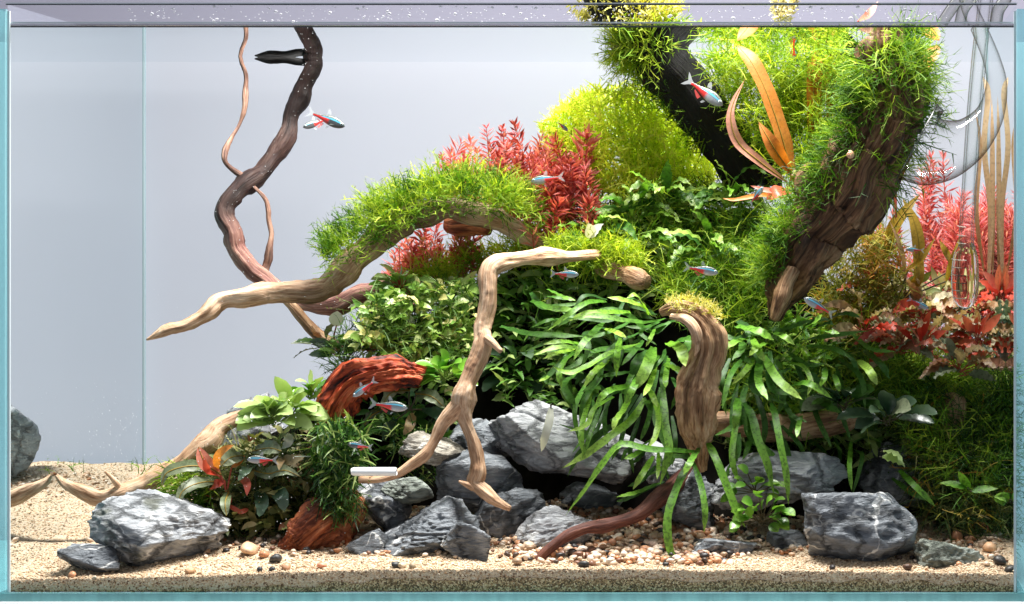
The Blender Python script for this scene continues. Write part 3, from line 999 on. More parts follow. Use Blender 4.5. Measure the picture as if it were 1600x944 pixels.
rock('large grey rock with white veins and mossy cracks, behind the small slate rock', (146, 766, 356, 900), 0.047, 'rock_mid', 5, 0.036, 6, tilt=-0.35, elong=(1.25, 1))
rock('small dark slate rock lying in front of the big veined rock', (95, 848, 196, 908), 0.022, 'rock_dark', 12, 0.016, 5, tilt=-0.25, elong=(1.4, 1), hmin=0.55)
rock('rough pale grey rock behind the red leaved plant, under the bent branch', (338, 612, 446, 748), 0.252, 'rock_pale', 21, 0.03, 5)
rock('small bluish rock peeping out under the bent pale branch', (372, 655, 424, 700), 0.135, 'rock_pale', 22, 0.012, 4)
rock('wide pale grey rock roofing the dark cave', (752, 624, 1010, 760), 0.115, 'rock_pale', 33, 0.035, 6, tilt=-0.42, elong=(1.6, 0.9))
rock('dark pitted rock behind the end of the forked branch', (684, 702, 818, 812), 0.10, 'rock_dark', 41, 0.026, 5)
rock('broad dark slate grey rock at the cave mouth, beside the orange log', (580, 776, 752, 884), 0.055, 'rock_dark', 46, 0.026, 6, tilt=-0.2, elong=(1.2, 1))
rock('grey wedge of rock standing in the sand before the cave', (688, 812, 772, 886), 0.034, 'rock_dark', 52, 0.014, 5)
rock('cream speckled rock behind the lower twig of the forked branch', (626, 672, 730, 730), 0.095, 'rock_cream', 55, 0.018, 5, tilt=-0.15)
rock('flat mossy grey slab under the lower twig tip', (600, 742, 680, 790), 0.085, 'rock_green', 58, 0.02, 5)
rock('light grey layered slab leaning behind the dark red stick', (780, 788, 942, 884), 0.066, 'rock_pale', 61, 0.020, 6, tilt=0.42, elong=(1.7, 0.85), hmin=0.55)
rock('small pitted dark stone inside the cave opening', (806, 772, 856, 812), 0.085, 'rock_dark', 66, 0.012, 4)
rock('small half buried grey stone right of the orange log', (540, 826, 606, 886), 0.045, 'rock_dark', 69, 0.014, 4)
rock('dark rock with white edge behind the hanging fern leaves', (1030, 730, 1120, 830), 0.095, 'rock_dark', 71, 0.02, 5)
rock('low dark rock with white vein lying on the gravel', (1068, 838, 1184, 890), 0.045, 'rock_dark', 74, 0.018, 5, elong=(1.4, 1))
rock('whitish rock wedged above the square rock, behind long fern leaves', (1108, 700, 1326, 800), 0.088, 'rock_pale', 77, 0.026, 6, elong=(1.4, 1))
rock('large square dark grey rock with white streaks on its face', (1252, 764, 1434, 898), 0.042, 'rock_dark', 84, 0.032, 6, boxy=0.72, facets=9, rough=0.7)
rock('small rounded dark stone between the green seedling and the square rock', (1196, 826, 1268, 890), 0.06, 'rock_dark', 86, 0.016, 4)
rock('porous greenish grey rock at the front corner with a shrimp before it', (1426, 838, 1542, 910), 0.03, 'rock_green', 91, 0.02, 5, tilt=-0.25, rough=1.4)
rock('shadowed dark rock behind the square rock', (1340, 690, 1460, 790), 0.125, 'rock_dark', 95, 0.02, 5)
rock('jagged dark rock filling the gap left of the pale cave roof', (700, 655, 800, 740), 0.12, 'rock_dark', 101, 0.022, 5)
rock('dark rock wedged under the spiky moss beside the orange log', (556, 740, 640, 840), 0.085, 'rock_dark', 103, 0.02, 5)
rock('dark rock leaning at the cave mouth behind the light slab', (740, 760, 850, 860), 0.09, 'rock_dark', 107, 0.02, 5, tilt=0.5, elong=(1.4, 0.9))
rock('grey rock behind the hanging fern, below the curled stump', (1000, 690, 1080, 770), 0.12, 'rock_pale', 109, 0.018, 5)
rock('shadowed boulder at the back of the cave', (860, 740, 1060, 850), 0.17, 'rock_dark', 97, 0.025, 5)


# ------------------------------------------------------------------ driftwood
def sweep(mb, path, sides=24, n=9, rough=0.10, groove=0.12, seed=1, gk=2.2, var=None, twist=1.0, cut=False, oval=1.0, gnarl=0.35):
    """a knotty branch along (px, py, Y, radius px) points."""
    pts = []
    for q in path:
        v = P(q[0], q[1], q[2])
        pts.append([v.x, v.y, v.z, q[3] * M(q[2]), (q[4] if len(q) > 4 else 0.0)])
    c = catmull(pts, n)
    for i, q in enumerate(c):
        w = gnarl * q[3] * min(1, i / 4, (len(c) - 1 - i) / 4)
        for j in range(3):
            q[j] += w * noise.noise(Vector((q[0] * 55, q[2] * 55, seed * 7.3 + j * 11)))
        q[3] *= 1 + min(0.4, 1.1 * gnarl) * max(-0.25, noise.noise(Vector((q[0] * 75, q[2] * 75, seed * 3.7))))
    off = Vector((seed * 3.1, seed * 1.7, seed * 2.3))
    pos = [Vector(q[:3]) for q in c]
    tan = [((pos[min(i + 1, len(pos) - 1)] - pos[max(i - 1, 0)]).normalized()) for i in range(len(pos))]
    nrm = tan[0].orthogonal().normalized()
    s_ = 0.0
    vv, gg, va = [], [], []
    for i, q in enumerate(c):
        if i:
            s_ += (pos[i] - pos[i - 1]).length
            nrm = (nrm - tan[i] * nrm.dot(tan[i])).normalized()
        bn = tan[i].cross(nrm)
        r = max(q[3], 0.0002)
        for k in range(sides):
            a = 2 * math.pi * k / sides
            ca, sa = math.cos(a), math.sin(a)
            aa = a + twist * s_ * 9
            g1 = noise.noise(Vector((math.cos(aa) * gk, math.sin(aa) * gk, s_ * 22)) + off)
            g2 = noise.noise(Vector((math.cos(aa) * gk * 2.6, math.sin(aa) * gk * 2.6, s_ * 30)) - off)
            g3 = noise.noise(Vector((ca * 0.9, sa * 0.9, s_ * 60)) + off) * 1.2
            g4 = noise.noise(Vector((ca * r, sa * r, s_)) * 420 + off)
            g5 = max(0.0, noise.noise(Vector((ca * r, sa * r, s_ * 0.8)) * 130 - off) - 0.35)
            rr = r * (1 + groove * (g1 - 0.7 * abs(g2)) + rough * g3 + rough * 0.35 * g4 + rough * 2.2 * g5)
            p = pos[i] + nrm * (ca * rr) + bn * (sa * rr * oval)
            vv.append(tuple(p))
            gg.append((ca * r + off.x * 0.01, sa * r + off.y * 0.01, s_ + off.z * 0.01))
            va.append(float(q[4]))
    m_ = len(c)
    ff = [(i * sides + k, i * sides + (k + 1) % sides, (i + 1) * sides + (k + 1) % sides, (i + 1) * sides + k) for i in range(m_ - 1) for k in range(sides)]
    for e in (0, m_ - 1):
        r = c[e][3]
        tip = pos[e] + tan[e] * (r * (0.35 if not cut else -0.25)) * (1 if e else -1)
        vv.append(tuple(tip))
        gg.append((0.3, 0.2, gg[e * sides][2]))
        va.append(float(c[e][4]))
        t_ = len(vv) - 1
        for k in range(sides):
            a_, b_ = e * sides + k, e * sides + (k + 1) % sides
            ff.append((b_, a_, t_) if e == 0 else (a_, b_, t_))
    mb.add(vv, ff, va, None, gg)
    return mb


def branch(name, label, mat, path, subs=(), **kw):
    mb = sweep(MB(), path, **kw)
    b = mb.base()
    if not subs:
        return tag(mb.build(name, MT[mat], base=b), label, 'driftwood', 'driftwood in the tank')
    t = thing(name, label, 'driftwood', b, 'driftwood in the tank')
    mb.build('limb', MT[mat], t)
    for i, (nm, m2, p2, k2) in enumerate(subs):
        sweep(MB(), p2, **dict(dict(seed=kw.get('seed', 1) + 7 + i, sides=14, n=7), **k2)).build(nm, MT[m2], t)
    return t


MT['wood_twig'] = wood_mat('thin_dark_twig', [(0.33, (0.03, 0.014, 0.012)), (0.46, (0.14, 0.07, 0.05)), (0.58, (0.34, 0.19, 0.13)), (0.75, (0.58, 0.40, 0.30))], 1.0, 0.8)
A_path = [(487, 86, .255, 13), (487, 105, .255, 14), (472, 140, .254, 14), (456, 185, .25, 13), (440, 225, .24, 14), (405, 270, .225, 15), (362, 308, .208, 16), (350, 335, .203, 15), (364, 365, .202, 15), (371, 395, .2, 17), (395, 425, .2, 17), (430, 448, .20, 15), (470, 470, .195, 15), (520, 478, .19, 16), (570, 462, .19, 15), (620, 445, .195, 12), (665, 438, .2, 8)]
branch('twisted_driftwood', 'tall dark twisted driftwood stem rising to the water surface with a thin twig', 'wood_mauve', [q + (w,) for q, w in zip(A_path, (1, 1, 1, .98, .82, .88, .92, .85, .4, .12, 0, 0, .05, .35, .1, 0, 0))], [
    ('twig', 'wood_twig', [(375, 86, .246, 3.5), (386, 118, .245, 4), (382, 150, .243, 4.5), (372, 195, .235, 3.2), (350, 240, .218, 4.5), (360, 262, .218, 4), (390, 285, .216, 3.2), (412, 310, .214, 3.5), (420, 345, .212, 4.5), (424, 380, .21, 4), (413, 425, .203, 6)], dict(sides=10, n=10, rough=0.3, gnarl=1.3)),
    ('stub', 'wood_black', [(482, 98, .255, 6), (450, 94, .255, 7), (428, 94, .255, 8.5), (412, 93, .255, 5), (398, 92, .255, 1)], dict(sides=12)),
], seed=2, groove=0.2, rough=0.15)
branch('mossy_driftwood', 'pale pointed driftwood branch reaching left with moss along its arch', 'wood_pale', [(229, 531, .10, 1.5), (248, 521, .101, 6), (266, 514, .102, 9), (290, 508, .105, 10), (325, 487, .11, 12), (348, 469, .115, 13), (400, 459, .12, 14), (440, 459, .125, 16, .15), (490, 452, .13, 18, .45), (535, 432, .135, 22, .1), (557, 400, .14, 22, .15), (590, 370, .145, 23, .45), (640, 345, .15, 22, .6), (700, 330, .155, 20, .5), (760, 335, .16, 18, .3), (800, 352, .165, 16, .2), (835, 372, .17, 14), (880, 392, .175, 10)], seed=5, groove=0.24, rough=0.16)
branch('driftwood_prop', 'short pale stick propping the crossing driftwood branches', 'wood_tan', [(448, 470, .175, 8), (475, 500, .176, 9), (500, 526, .178, 10), (535, 545, .18, 8)], sides=14, seed=8)
branch('forked_driftwood', 'pale forked driftwood branch hanging down in front of the cave', 'wood_pale', [(935, 398, .135, 7), (880, 402, .115, 10), (840, 401, .10, 13), (805, 405, .085, 13), (775, 411, .075, 14), (763, 430, .071, 13), (762, 465, .068, 12.5), (754, 499, .065, 14.5), (751, 517, .063, 14), (755, 536, .061, 16), (751, 558, .06, 16.5), (740, 578, .058, 16.5), (727, 603, .056, 15), (721, 632, .055, 16), (731, 668, .055, 11.5), (742, 705, .055, 11), (745, 739, .055, 11), (742, 756, .055, 12), (756, 770, .053, 11), (776, 784, .052, 9), (797, 795, .051, 5)], [
    ('prong', 'wood_pale', [(722, 628, .056, 13), (706, 645, .055, 10.5), (693, 662, .054, 9), (679, 688, .053, 8.5), (662, 711, .052, 9), (640, 728, .051, 8.5), (618, 741, .05, 8), (588, 749, .05, 7), (561, 750, .05, 5)], dict(sides=18, n=8, groove=0.16)),
    ('stub', 'wood_pale', [(760, 528, .058, 8), (774, 539, .054, 5), (783, 549, .052, 4)], dict(sides=10)),
    ('splinter', 'wood_pale', [(740, 762, .052, 6), (725, 755, .05, 3), (717, 752, .05, 1.5)], dict(sides=8)),
], seed=11, groove=0.24, rough=0.17, n=10, sides=32)
branch('bent_driftwood', 'bent pale branch lying along the sand with its tip against the side glass', 'wood_pale', [(440, 638, .125, 8), (410, 642, .12, 10), (380, 650, .118, 12), (345, 666, .112, 16), (322, 690, .106, 16), (290, 718, .10, 13.5), (260, 737, .098, 13.5), (225, 755, .096, 14.5), (190, 771, .094, 15), (160, 778, .092, 14), (130, 771, .09, 12), (102, 756, .09, 8), (88, 743, .089, 3)], [
    ('twig', 'wood_pale', [(188, 764, .092, 5), (177, 750, .088, 3.5), (164, 737, .086, 2)], dict(sides=8)),
], seed=14, groove=0.18, rough=0.15)
branch('red_log', 'arched red heartwood log with a torn grain, above the fish', 'wood_red', [(520, 668, .095, 20), (523, 635, .093, 27), (545, 605, .092, 29), (580, 589, .093, 26), (620, 582, .096, 23), (648, 586, .10, 21), (660, 588, .10, 19)], seed=17, groove=0.5, rough=0.16, sides=90, gk=5.2, n=16, cut=True, gnarl=0.2)
branch('orange_log', 'stubby orange red log end half sunk in the gravel', 'wood_orange', [(556, 772, .075, 20), (535, 795, .07, 31), (505, 822, .067, 41), (478, 842, .066, 40), (452, 853, .066, 25), (436, 855, .066, 8)], seed=19, groove=0.32, rough=0.10, sides=90, gk=5.5, n=14, twist=2.5, gnarl=0.2)
branch('curled_stump', 'curled tan driftwood stump with a hollow, between the two ferns', 'wood_tan', [(1032, 488, .06, 6), (1052, 482, .058, 11), (1080, 489, .056, 17), (1100, 510, .055, 23), (1108, 540, .055, 25), (1100, 572, .056, 28), (1090, 605, .058, 34), (1088, 640, .06, 34), (1089, 672, .064, 27), (1092, 702, .068, 17), (1094, 735, .072, 10)], [
    ('torn_lip', 'wood_pale', [(1048, 494, .05, 6), (1072, 500, .046, 9), (1088, 518, .044, 10), (1090, 540, .045, 7), (1086, 556, .047, 2)], dict(sides=14, groove=0.35, oval=0.6)),
], seed=23, groove=0.38, rough=0.10, sides=56, gk=3.6, n=12, gnarl=0.08)
branch('dark_red_stick', 'dark red brown stick slanting across the gravel', 'wood_stick', [(835, 886, .022, 5), (848, 868, .024, 9), (878, 842, .028, 9.5), (912, 826, .033, 10), (947, 820, .04, 10), (985, 808, .047, 11), (1012, 795, .055, 14), (1035, 776, .068, 16), (1062, 750, .085, 11), (1085, 728, .095, 7)], seed=27, groove=0.14)
branch('big_mossy_trunk', 'thick brown mossy trunk slanting up to the surface beside the glass pipe', 'wood_brown', [(1378, 62, .075, 34), (1388, 105, .076, 48), (1392, 160, .077, 54), (1372, 225, .079, 60), (1335, 285, .082, 60), (1290, 345, .086, 54), (1252, 400, .09, 46), (1228, 448, .094, 32), (1214, 478, .096, 17), (1211, 500, .096, 9)], [
    ('stub', 'wood_tan', [(1240, 420, .072, 12), (1226, 452, .068, 14), (1214, 480, .068, 11), (1210, 500, .068, 7)], dict(sides=16, groove=0.3)),
], seed=31, groove=0.34, rough=0.14, sides=72, n=14, gk=4.0, gnarl=0.16)
branch('black_trunk', 'black trunk leaning through the water surface behind the orange leaves', 'wood_black', [(925, -60, .17, 44), (955, -15, .17, 46), (985, 30, .171, 46), (1018, 75, .172, 44), (1056, 120, .175, 43), (1094, 165, .18, 42), (1130, 215, .19, 40), (1172, 285, .2, 36)], seed=35, groove=0.10, sides=32, gnarl=0.06)
branch('rear_branch', 'dark branch hidden in bright moss behind the orange leaves', 'wood_black', [(1330, 74, .2, 20), (1275, 120, .205, 26), (1220, 190, .21, 28), (1190, 280, .215, 30)], seed=37)
branch('sunken_log', 'brown sunken log lying under the fern leaves', 'wood_tan', [(1080, 655, .11, 14), (1150, 664, .108, 20), (1220, 668, .106, 20), (1280, 664, .104, 21), (1325, 654, .104, 18), (1345, 650, .104, 8)], seed=41, groove=0.2)
branch('sawn_stub', 'short round driftwood stub poking out of the moss', 'wood_tan', [(940, 420, .16, 12), (975, 430, .13, 15), (998, 437, .112, 16), (1012, 441, .108, 11)], seed=43, cut=True)
branch('shaded_stump', 'brown stump in the shade behind the moss at the glass corner', 'wood_tan', [(1490, 618, .12, 14), (1482, 650, .118, 24), (1474, 690, .118, 22), (1462, 720, .12, 12)], seed=47)
branch('amber_stub', 'amber driftwood stub under the arched mossy branch', 'wood_orange', [(700, 352, .19, 12), (735, 356, .18, 18), (765, 358, .175, 12)], seed=49)
branch('thin_root', 'thin pale root stick crossing behind the red stemmed plant', 'wood_tan', [(505, 540, .16, 4), (545, 533, .16, 6), (590, 530, .165, 6), (640, 528, .17, 4)], seed=53, sides=10)


# ------------------------------------------------------------------ plants: builders
def gv(a=1.0):
    return Vector((rng.gauss(0, a), rng.gauss(0, a), rng.gauss(0, a)))


def strand(mb, p, d, L, w, droop=0.3, n=4, leaflets=3, curl=0.85, var=None):
    """one thin curved moss shoot with small side leaflets."""
    d = d.normalized()
    var = min(1.0, max(0.0, 0.6 * rng.random() + 0.75 * noise.noise(p * 75) + 0.2)) if var is None else var
    side = d.cross(gv()).normalized()
    cv = gv(curl * 0.35)
    pts, q, dd = [p.copy()], p.copy(), d.copy()
    step = L / n
    for i in range(n):
        dd = (dd + cv * 0.5 + Vector((0, 0, -droop * 0.25))).normalized()
        q = q + dd * step
        pts.append(q.copy())
    vv, tt = [], []
    for i, q in enumerate(pts):
        ww = w * 0.5 * (1 - 0.75 * (i / n) ** 2)
        vv += [tuple(q - side * ww), tuple(q + side * ww)]
        tt += [i / n] * 2
    ff = [(2 * i, 2 * i + 1, 2 * i + 3, 2 * i + 2) for i in range(n)]
    for k in range(leaflets):
        i = rng.randrange(0, n)
        q = pts[i].lerp(pts[i + 1], rng.random())
        t = (pts[i + 1] - pts[i]).normalized()
        s2 = (side * rng.choice((-1, 1)) + gv(0.6) + t * 1.1).normalized()
        ll = L * U(0.12, 0.3)
        pw = t * (w * 0.55)
        o = len(vv)
        vv += [tuple(q - pw), tuple(q + pw), tuple(q + s2 * ll)]
        tt += [0.5, 0.5, 0.9]
        ff.append((o, o + 1, o + 2))
    mb.add(vv, ff, var, tt)


PROF = {
    'fern': lambda t: min(1, 0.5 + 2.4 * t) * (1 if t < 0.7 else max(0.0, 1 - ((t - 0.7) / 0.3) ** 1.6)),
    'oval': lambda t: max(0.0, math.sin(math.pi * min(1, 0.04 + t * 0.96))) ** 0.75,
    'lance': lambda t: max(0.0, math.sin(math.pi * min(1, 0.03 + t ** 0.8 * 0.97))) ** 0.9,
    'ribbon': lambda t: min(1, 0.6 + 2 * t) * (1 if t < 0.8 else max(0.0, 1 - ((t - 0.8) / 0.2) ** 2)),
}


def leaf(mb, pts, w, prof='oval', up=None, n=8, fold=0.25, ruffle=0.0, rk=5, var=None, rim=True):
    """a leaf blade along 3-D points: midrib, two halves, folded and ruffled."""
    up = (up or Vector((0, -0.6, 0.7))).normalized()
    var = rng.random() * 0.65 if var is None else var
    c = catmull([tuple(p) for p in pts], max(2, n // max(1, len(pts) - 1)))
    pos = [Vector(q) for q in c]
    m_ = len(pos)
    f_ = PROF[prof]
    vv, tt = [], []
    ph = U(0, 6.28)
    for i, p in enumerate(pos):
        t = i / (m_ - 1)
        tn = (pos[min(i + 1, m_ - 1)] - pos[max(i - 1, 0)]).normalized()
        side = tn.cross(up)
        if side.length < 1e-4:
            side = tn.orthogonal()
        side.normalize()
        nn = side.cross(tn)
        ww = w * 0.5 * f_(t)
        r1 = ruffle * w * math.sin(t * rk * 6.28 + ph)
        r2 = ruffle * w * math.sin(t * rk * 6.28 + ph + 2.1)
        vv += [tuple(p - side * ww + nn * (fold * ww + r1)), tuple(p), tuple(p + side * ww + nn * (fold * ww + r2))]
        tt += [min(1, t + 0.08), t, min(1, t + 0.08)]
    ff = []
    for i in range(m_ - 1):
        a = 3 * i
        ff += [(a, a + 1, a + 4, a + 3), (a + 1, a + 2, a + 5, a + 4)]
    mb.add(vv, ff, var, tt)


def tube(mb, pts, r0, r1, sides=5, n=4, var=0.0):
    c = catmull([tuple(p) for p in pts], n)
    pos = [Vector(q) for q in c]
    vv = []
    nr = (pos[1] - pos[0]).orthogonal().normalized()
    for i, p in enumerate(pos):
        tn = (pos[min(i + 1, len(pos) - 1)] - pos[max(i - 1, 0)]).normalized()
        nr = (nr - tn * nr.dot(tn)).normalized()
        bn = tn.cross(nr)
        r = lerp(r0, r1, i / (len(pos) - 1))
        for k in range(sides):
            a = 6.2832 * k / sides
            vv.append(tuple(p + nr * (math.cos(a) * r) + bn * (math.sin(a) * r)))
    mb.add(vv, [(i * sides + k, i * sides + (k + 1) % sides, (i + 1) * sides + (k + 1) % sides, (i + 1) * sides + k) for i in range(len(pos) - 1) for k in range(sides)], var)


KEEP_TOP = True


def keep_in(p, top=True):
    p.x = min(max(p.x, XL + 0.002), XR - 0.002)
    p.y = min(max(p.y, 0.003), DEPTH - 0.003)
    if top and KEEP_TOP:
        p.z = min(p.z, ZW - 0.0015)
    return p


def in_poly(x, y, poly):
    c = False
    for (x0, y0), (x1, y1) in zip(poly, poly[1:] + poly[:1]):
        if (y0 > y) != (y1 > y) and x < (x1 - x0) * (y - y0) / (y1 - y0) + x0:
            c = not c
    return c


def moss_poly(name, label, mat, poly, n, L, w=1.7, dy=0.0, spread=0.012, bias=(0, -0.5, 0.5), thr=-0.15, droop=0.3, wild=1.0, yfun=None, cscale=26, leaflets=4, curl=0.85, cat='moss'):
    """moss over the planted slope: roots inside a polygon of the photograph, at the slope's own depth."""
    xs, ys = [p[0] for p in poly], [p[1] for p in poly]
    mb = MB()
    b = Vector(bias)
    k = 0
    guard = 0
    while k < n and guard < n * 40:
        guard += 1
        px, py = U(min(xs), max(xs)), U(min(ys), max(ys))
        if not in_poly(px, py, poly):
            continue
        nz = noise.noise(Vector((px / cscale, py / cscale, len(label))))
        if nz < thr + U(-0.15, 0.15):
            continue
        Y = (yfun(px, py) if yfun else m_y(px, py)) + dy + U(-1, 1) * spread
        Y = min(max(Y, 0.008), DEPTH - 0.012)
        p = P(px, py, Y)
        p.x = min(max(p.x, XL + 0.004), XR - 0.004)
        strand(mb, p, b + gv(0.55 * wild), U(*L) * M(Y), w * M(Y) * U(0.7, 1.3), droop, leaflets=leaflets, curl=curl)
        k += 1
    return tag(mb.build(name, MT[mat], smooth=False), label, cat, kind='stuff')


def moss_wrap(name, label, mat, path, n, L, w=1.7, side=None, thick=0.0, droop=0.25, wild=0.7, span=(0, 1), leaflets=4, out=1.0, cat='moss', dens=None, tight=-0.25):
    """moss grown on a branch: side is the direction (x, y, z) the moss favours round the branch."""
    c = catmull([list(q[:4]) for q in path], 10)
    mb = MB()
    sd = Vector(side).normalized() if side else None
    k = guard = 0
    while k < n and guard < n * 30:
        guard += 1
        t = U(*span)
        i = t * (len(c) - 1)
        a, b_ = c[int(i)], c[min(int(i) + 1, len(c) - 1)]
        q = a + (b_ - a) * (i - int(i))
        if dens and rng.random() > dens(t):
            continue
        ctr = P(q[0], q[1], q[2])
        tn = (P(b_[0], b_[1], b_[2]) - P(a[0], a[1], a[2]))
        tn = tn.normalized() if tn.length > 1e-7 else Vector((1, 0, 0))
        d = gv()
        d = (d - tn * d.dot(tn)).normalized()
        if sd is not None and d.dot(sd) < U(tight, 0.6):
            continue
        r = q[3] * M(q[2])
        p = ctr + d * (r * 0.9 + U(0, 1) ** 1.5 * thick * M(q[2]))
        strand(mb, p, d * out + tn * rng.gauss(0, 0.5) + gv(0.35 * wild) + Vector((0, 0, 0.15)), U(*L) * M(q[2]), w * M(q[2]) * U(0.7, 1.3), droop, leaflets=leaflets)
        k += 1
    return tag(mb.build(name, MT[mat], smooth=False), label, cat, kind='stuff')


def stem_plant(name, label, group, mat, base, tip, leaf_len, leaf_w, nodes, whorl=4, up_ang=0.9, smat='stem_red', bare=0.15, cat='plant', lean=None, seg=1):
    b, t_ = keep_in(base, False), keep_in(tip)
    t = thing(name, label, cat, b, group)
    mid = (b + t_) / 2 + gv(0.12) * (t_ - b).length * 0.6
    c = [Vector(q) for q in catmull([tuple(b), tuple(mid), tuple(t_)], 8)]
    ms = MB()
    tube(ms, [c[0], c[5], c[10], c[16]], 0.00055, 0.0003, 4, 3)
    ms.build('stem', MT[smat], t)
    mb = MB()
    for k in range(nodes):
        u = bare + (1 - bare) * (k + 0.5) / nodes
        i = min(int(u * 16), 15)
        p = c[i].lerp(c[i + 1], u * 16 - i)
        ax = (c[i + 1] - c[i]).normalized()
        a0 = U(0, 6.28)
        e1 = ax.orthogonal().normalized()
        e2 = ax.cross(e1)
        grow = lerp(1.0, 0.55, max(0, (u - 0.75) / 0.25))
        for j in range(whorl):
            a = a0 + 6.2832 * j / whorl + U(-0.3, 0.3)
            out = e1 * math.cos(a) + e2 * math.sin(a)
            el = up_ang * U(0.6, 1.3) + (0.7 if u > 0.88 else 0)
            d = (out + ax * el + gv(0.12)).normalized()
            L = leaf_len * U(0.7, 1.2) * grow
            q1 = p + d * L * 0.5
            q2 = p + d * L + Vector((0, 0, -L * U(-0.1, 0.25)))
            s_ = d.cross(gv()).normalized() * (leaf_w * 0.5 * U(0.8, 1.2))
            nn = d.cross(s_).normalized() * (leaf_w * 0.15)
            v0 = min(1.0, rng.random() * 0.75)
            mb.add([tuple(p), tuple(q1 - s_ + nn), tuple(q1), tuple(q1 + s_ + nn), tuple(q2)], [(0, 2, 1), (0, 3, 2), (1, 2, 4), (2, 3, 4)], v0, [0.1, 0.6, 0.5, 0.6, 1.0])
    f = mb.build('foliage', MT[mat], t, smooth=False)
    f['kind'] = 'stuff'
    return t


def stem_bush(n, poly, yr, hpx, name, label, group, mats, leaf_px, w_px, nodes, whorl=4, up_ang=0.9, smat='stem_red', lean=0.25, bare=0.1):
    xs, ys = [p[0] for p in poly], [p[1] for p in poly]
    k = guard = 0
    while k < n and guard < 20000:
        guard += 1
        px, py = U(min(xs), max(xs)), U(min(ys), max(ys))
        if not in_poly(px, py, poly):
            continue
        Y = U(*yr)
        h = U(*hpx)
        tip = P(px, py, Y)
        base = P(px - rng.gauss(lean * 0.3, lean) * h * 0.5, py + h, Y + U(-0.01, 0.01))
        m_ = M(Y)
        stem_plant(name, label, group, rng.choice(mats), base, tip, U(*leaf_px) * m_, U(*w_px) * m_, int(nodes * h / 100), whorl, up_ang, smat, bare)
        k += 1


def rosette(name, label, mat, center, Y, n, L, w, prof='oval', spread=(-1.0, 1.0), lift=0.6, group=None, stem='stem_dark', ruffle=0.0, droop=0.25, n_seg=8, toward=0.5, petiole=0.35, mats=None, fold=0.25, cat='plant', rk=4, upb=(0, -0.55, 0.75)):
    """a low plant: leaves on short stalks fanning out of one crown; every leaf is a part."""
    b = P(center[0], center[1], Y)
    t = thing(name, label, cat, b, group)
    ms = MB()
    m_ = M(Y)
    for k in range(n):
        a = lerp(spread[0], spread[1], (k + U(0.1, 0.9)) / n)     # angle from straight up, radians, in the picture plane
        d = Vector((math.sin(a), -U(0.0, 1.0) * toward, math.cos(a) * 0.8 + lift * 0.4)).normalized()
        ll = U(*L) * m_
        pl = ll * petiole * U(0.6, 1.5)
        p0 = b + gv(1.0) * ll * 0.08
        p1 = p0 + d * pl
        d2 = (d + Vector((d.x * 0.5, -0.25 * toward, -droop * U(0.4, 1.4)))).normalized()
        p2 = p1 + d2 * ll * 0.5
        p3 = p2 + (d2 + Vector((0, 0, -droop * U(0.6, 1.6)))).normalized() * ll * 0.5
        for q in (p1, p2, p3):
            keep_in(q)
        tube(ms, [p0, p0.lerp(p1, 0.5) + gv(0.02) * ll, p1], 0.0005, 0.0004, 4, 2)
        mb = MB()
        leaf(mb, [p1, p2, p3], U(*w) * m_, prof, Vector(upb) + gv(0.35), n_seg, fold, ruffle, rk)
        mb.build('leaf', MT[rng.choice(mats) if mats else mat], t)
    ms.build('stalk', MT[stem], t)
    return t


# ------------------------------------------------------------------ moss on the wood
C_path = [(500, 420, .133, 18), (535, 405, .135, 18), (590, 365, .145, 23), (640, 338, .15, 22), (700, 320, .155, 22), (760, 318, .16, 20), (800, 335, .165, 16), (840, 365, .17, 12)]
moss_wrap('branch_moss', 'feathery green moss cushion along the arched driftwood branch', 'moss_m', C_path, 3900, (10, 40), 1.6, (-0.05, -0.35, 1), thick=32, droop=0.2, span=(0.05, 0.98), dens=lambda t: min(1, 0.25 + 3 * t) if t < 0.85 else 0.5)
moss_wrap('branch_moss', 'yellow green moss tips on the crown of the arched branch', 'moss_y', C_path, 1100, (14, 34), 1.7, (0, 0.1, 1), thick=44, droop=0.1, span=(0.3, 0.9))
I_path = [(1378, 62, .075, 34), (1388, 105, .076, 46), (1392, 160, .077, 50), (1366, 225, .079, 56), (1330, 285, .082, 56), (1285, 345, .086, 52), (1245, 400, .09, 44), (1222, 440, .094, 30)]
moss_wrap('trunk_moss', 'long stringy green moss down the upper side of the thick trunk', 'moss_m', I_path, 2900, (12, 54), 1.7, (-1, 0.1, 0.25), thick=10, droop=0.35, span=(0.22, 1.0), wild=1.0, tight=0.0)
moss_wrap('trunk_moss', 'wild tuft of stringy moss on top of the thick trunk', 'moss_m', I_path, 800, (24, 78), 1.8, (-0.1, -0.1, 0.8), thick=8, droop=0.3, span=(0.0, 0.30), wild=1.3)
moss_wrap('trunk_moss', 'fringe of moss on the pipe side of the thick trunk', 'moss_m', I_path, 520, (30, 80), 1.8, (1, -0.1, 0.1), thick=0, droop=0.4, span=(0.05, 0.55), wild=1.2)
J_path = [(1000, 50, .171, 46), (1018, 75, .172, 46), (1056, 120, .175, 44), (1094, 165, .18, 43), (1130, 215, .19, 41)]
moss_wrap('black_trunk_moss', 'yellow moss hanging on the surface end of the black trunk', 'moss_y', J_path, 240, (18, 52), 2.0, (-0.8, 0, 0.25), thick=10, droop=0.35, span=(0.0, 0.30), wild=1.0)
moss_wrap('black_trunk_moss', 'pale net of moss wrapped round the black trunk at the water surface', 'moss_y', J_path, 260, (26, 66), 2.2, (0.2, -1, 0.3), thick=6, droop=0.5, span=(0.05, 0.30), wild=1.4, out=0.4)
moss_wrap('black_trunk_moss', 'short green moss fringe under the lower edge of the black trunk', 'moss_m', J_path, 420, (12, 26), 1.5, (-0.8, 0.5, -0.6), thick=2, droop=0.4, span=(0.3, 1.0), wild=0.8)
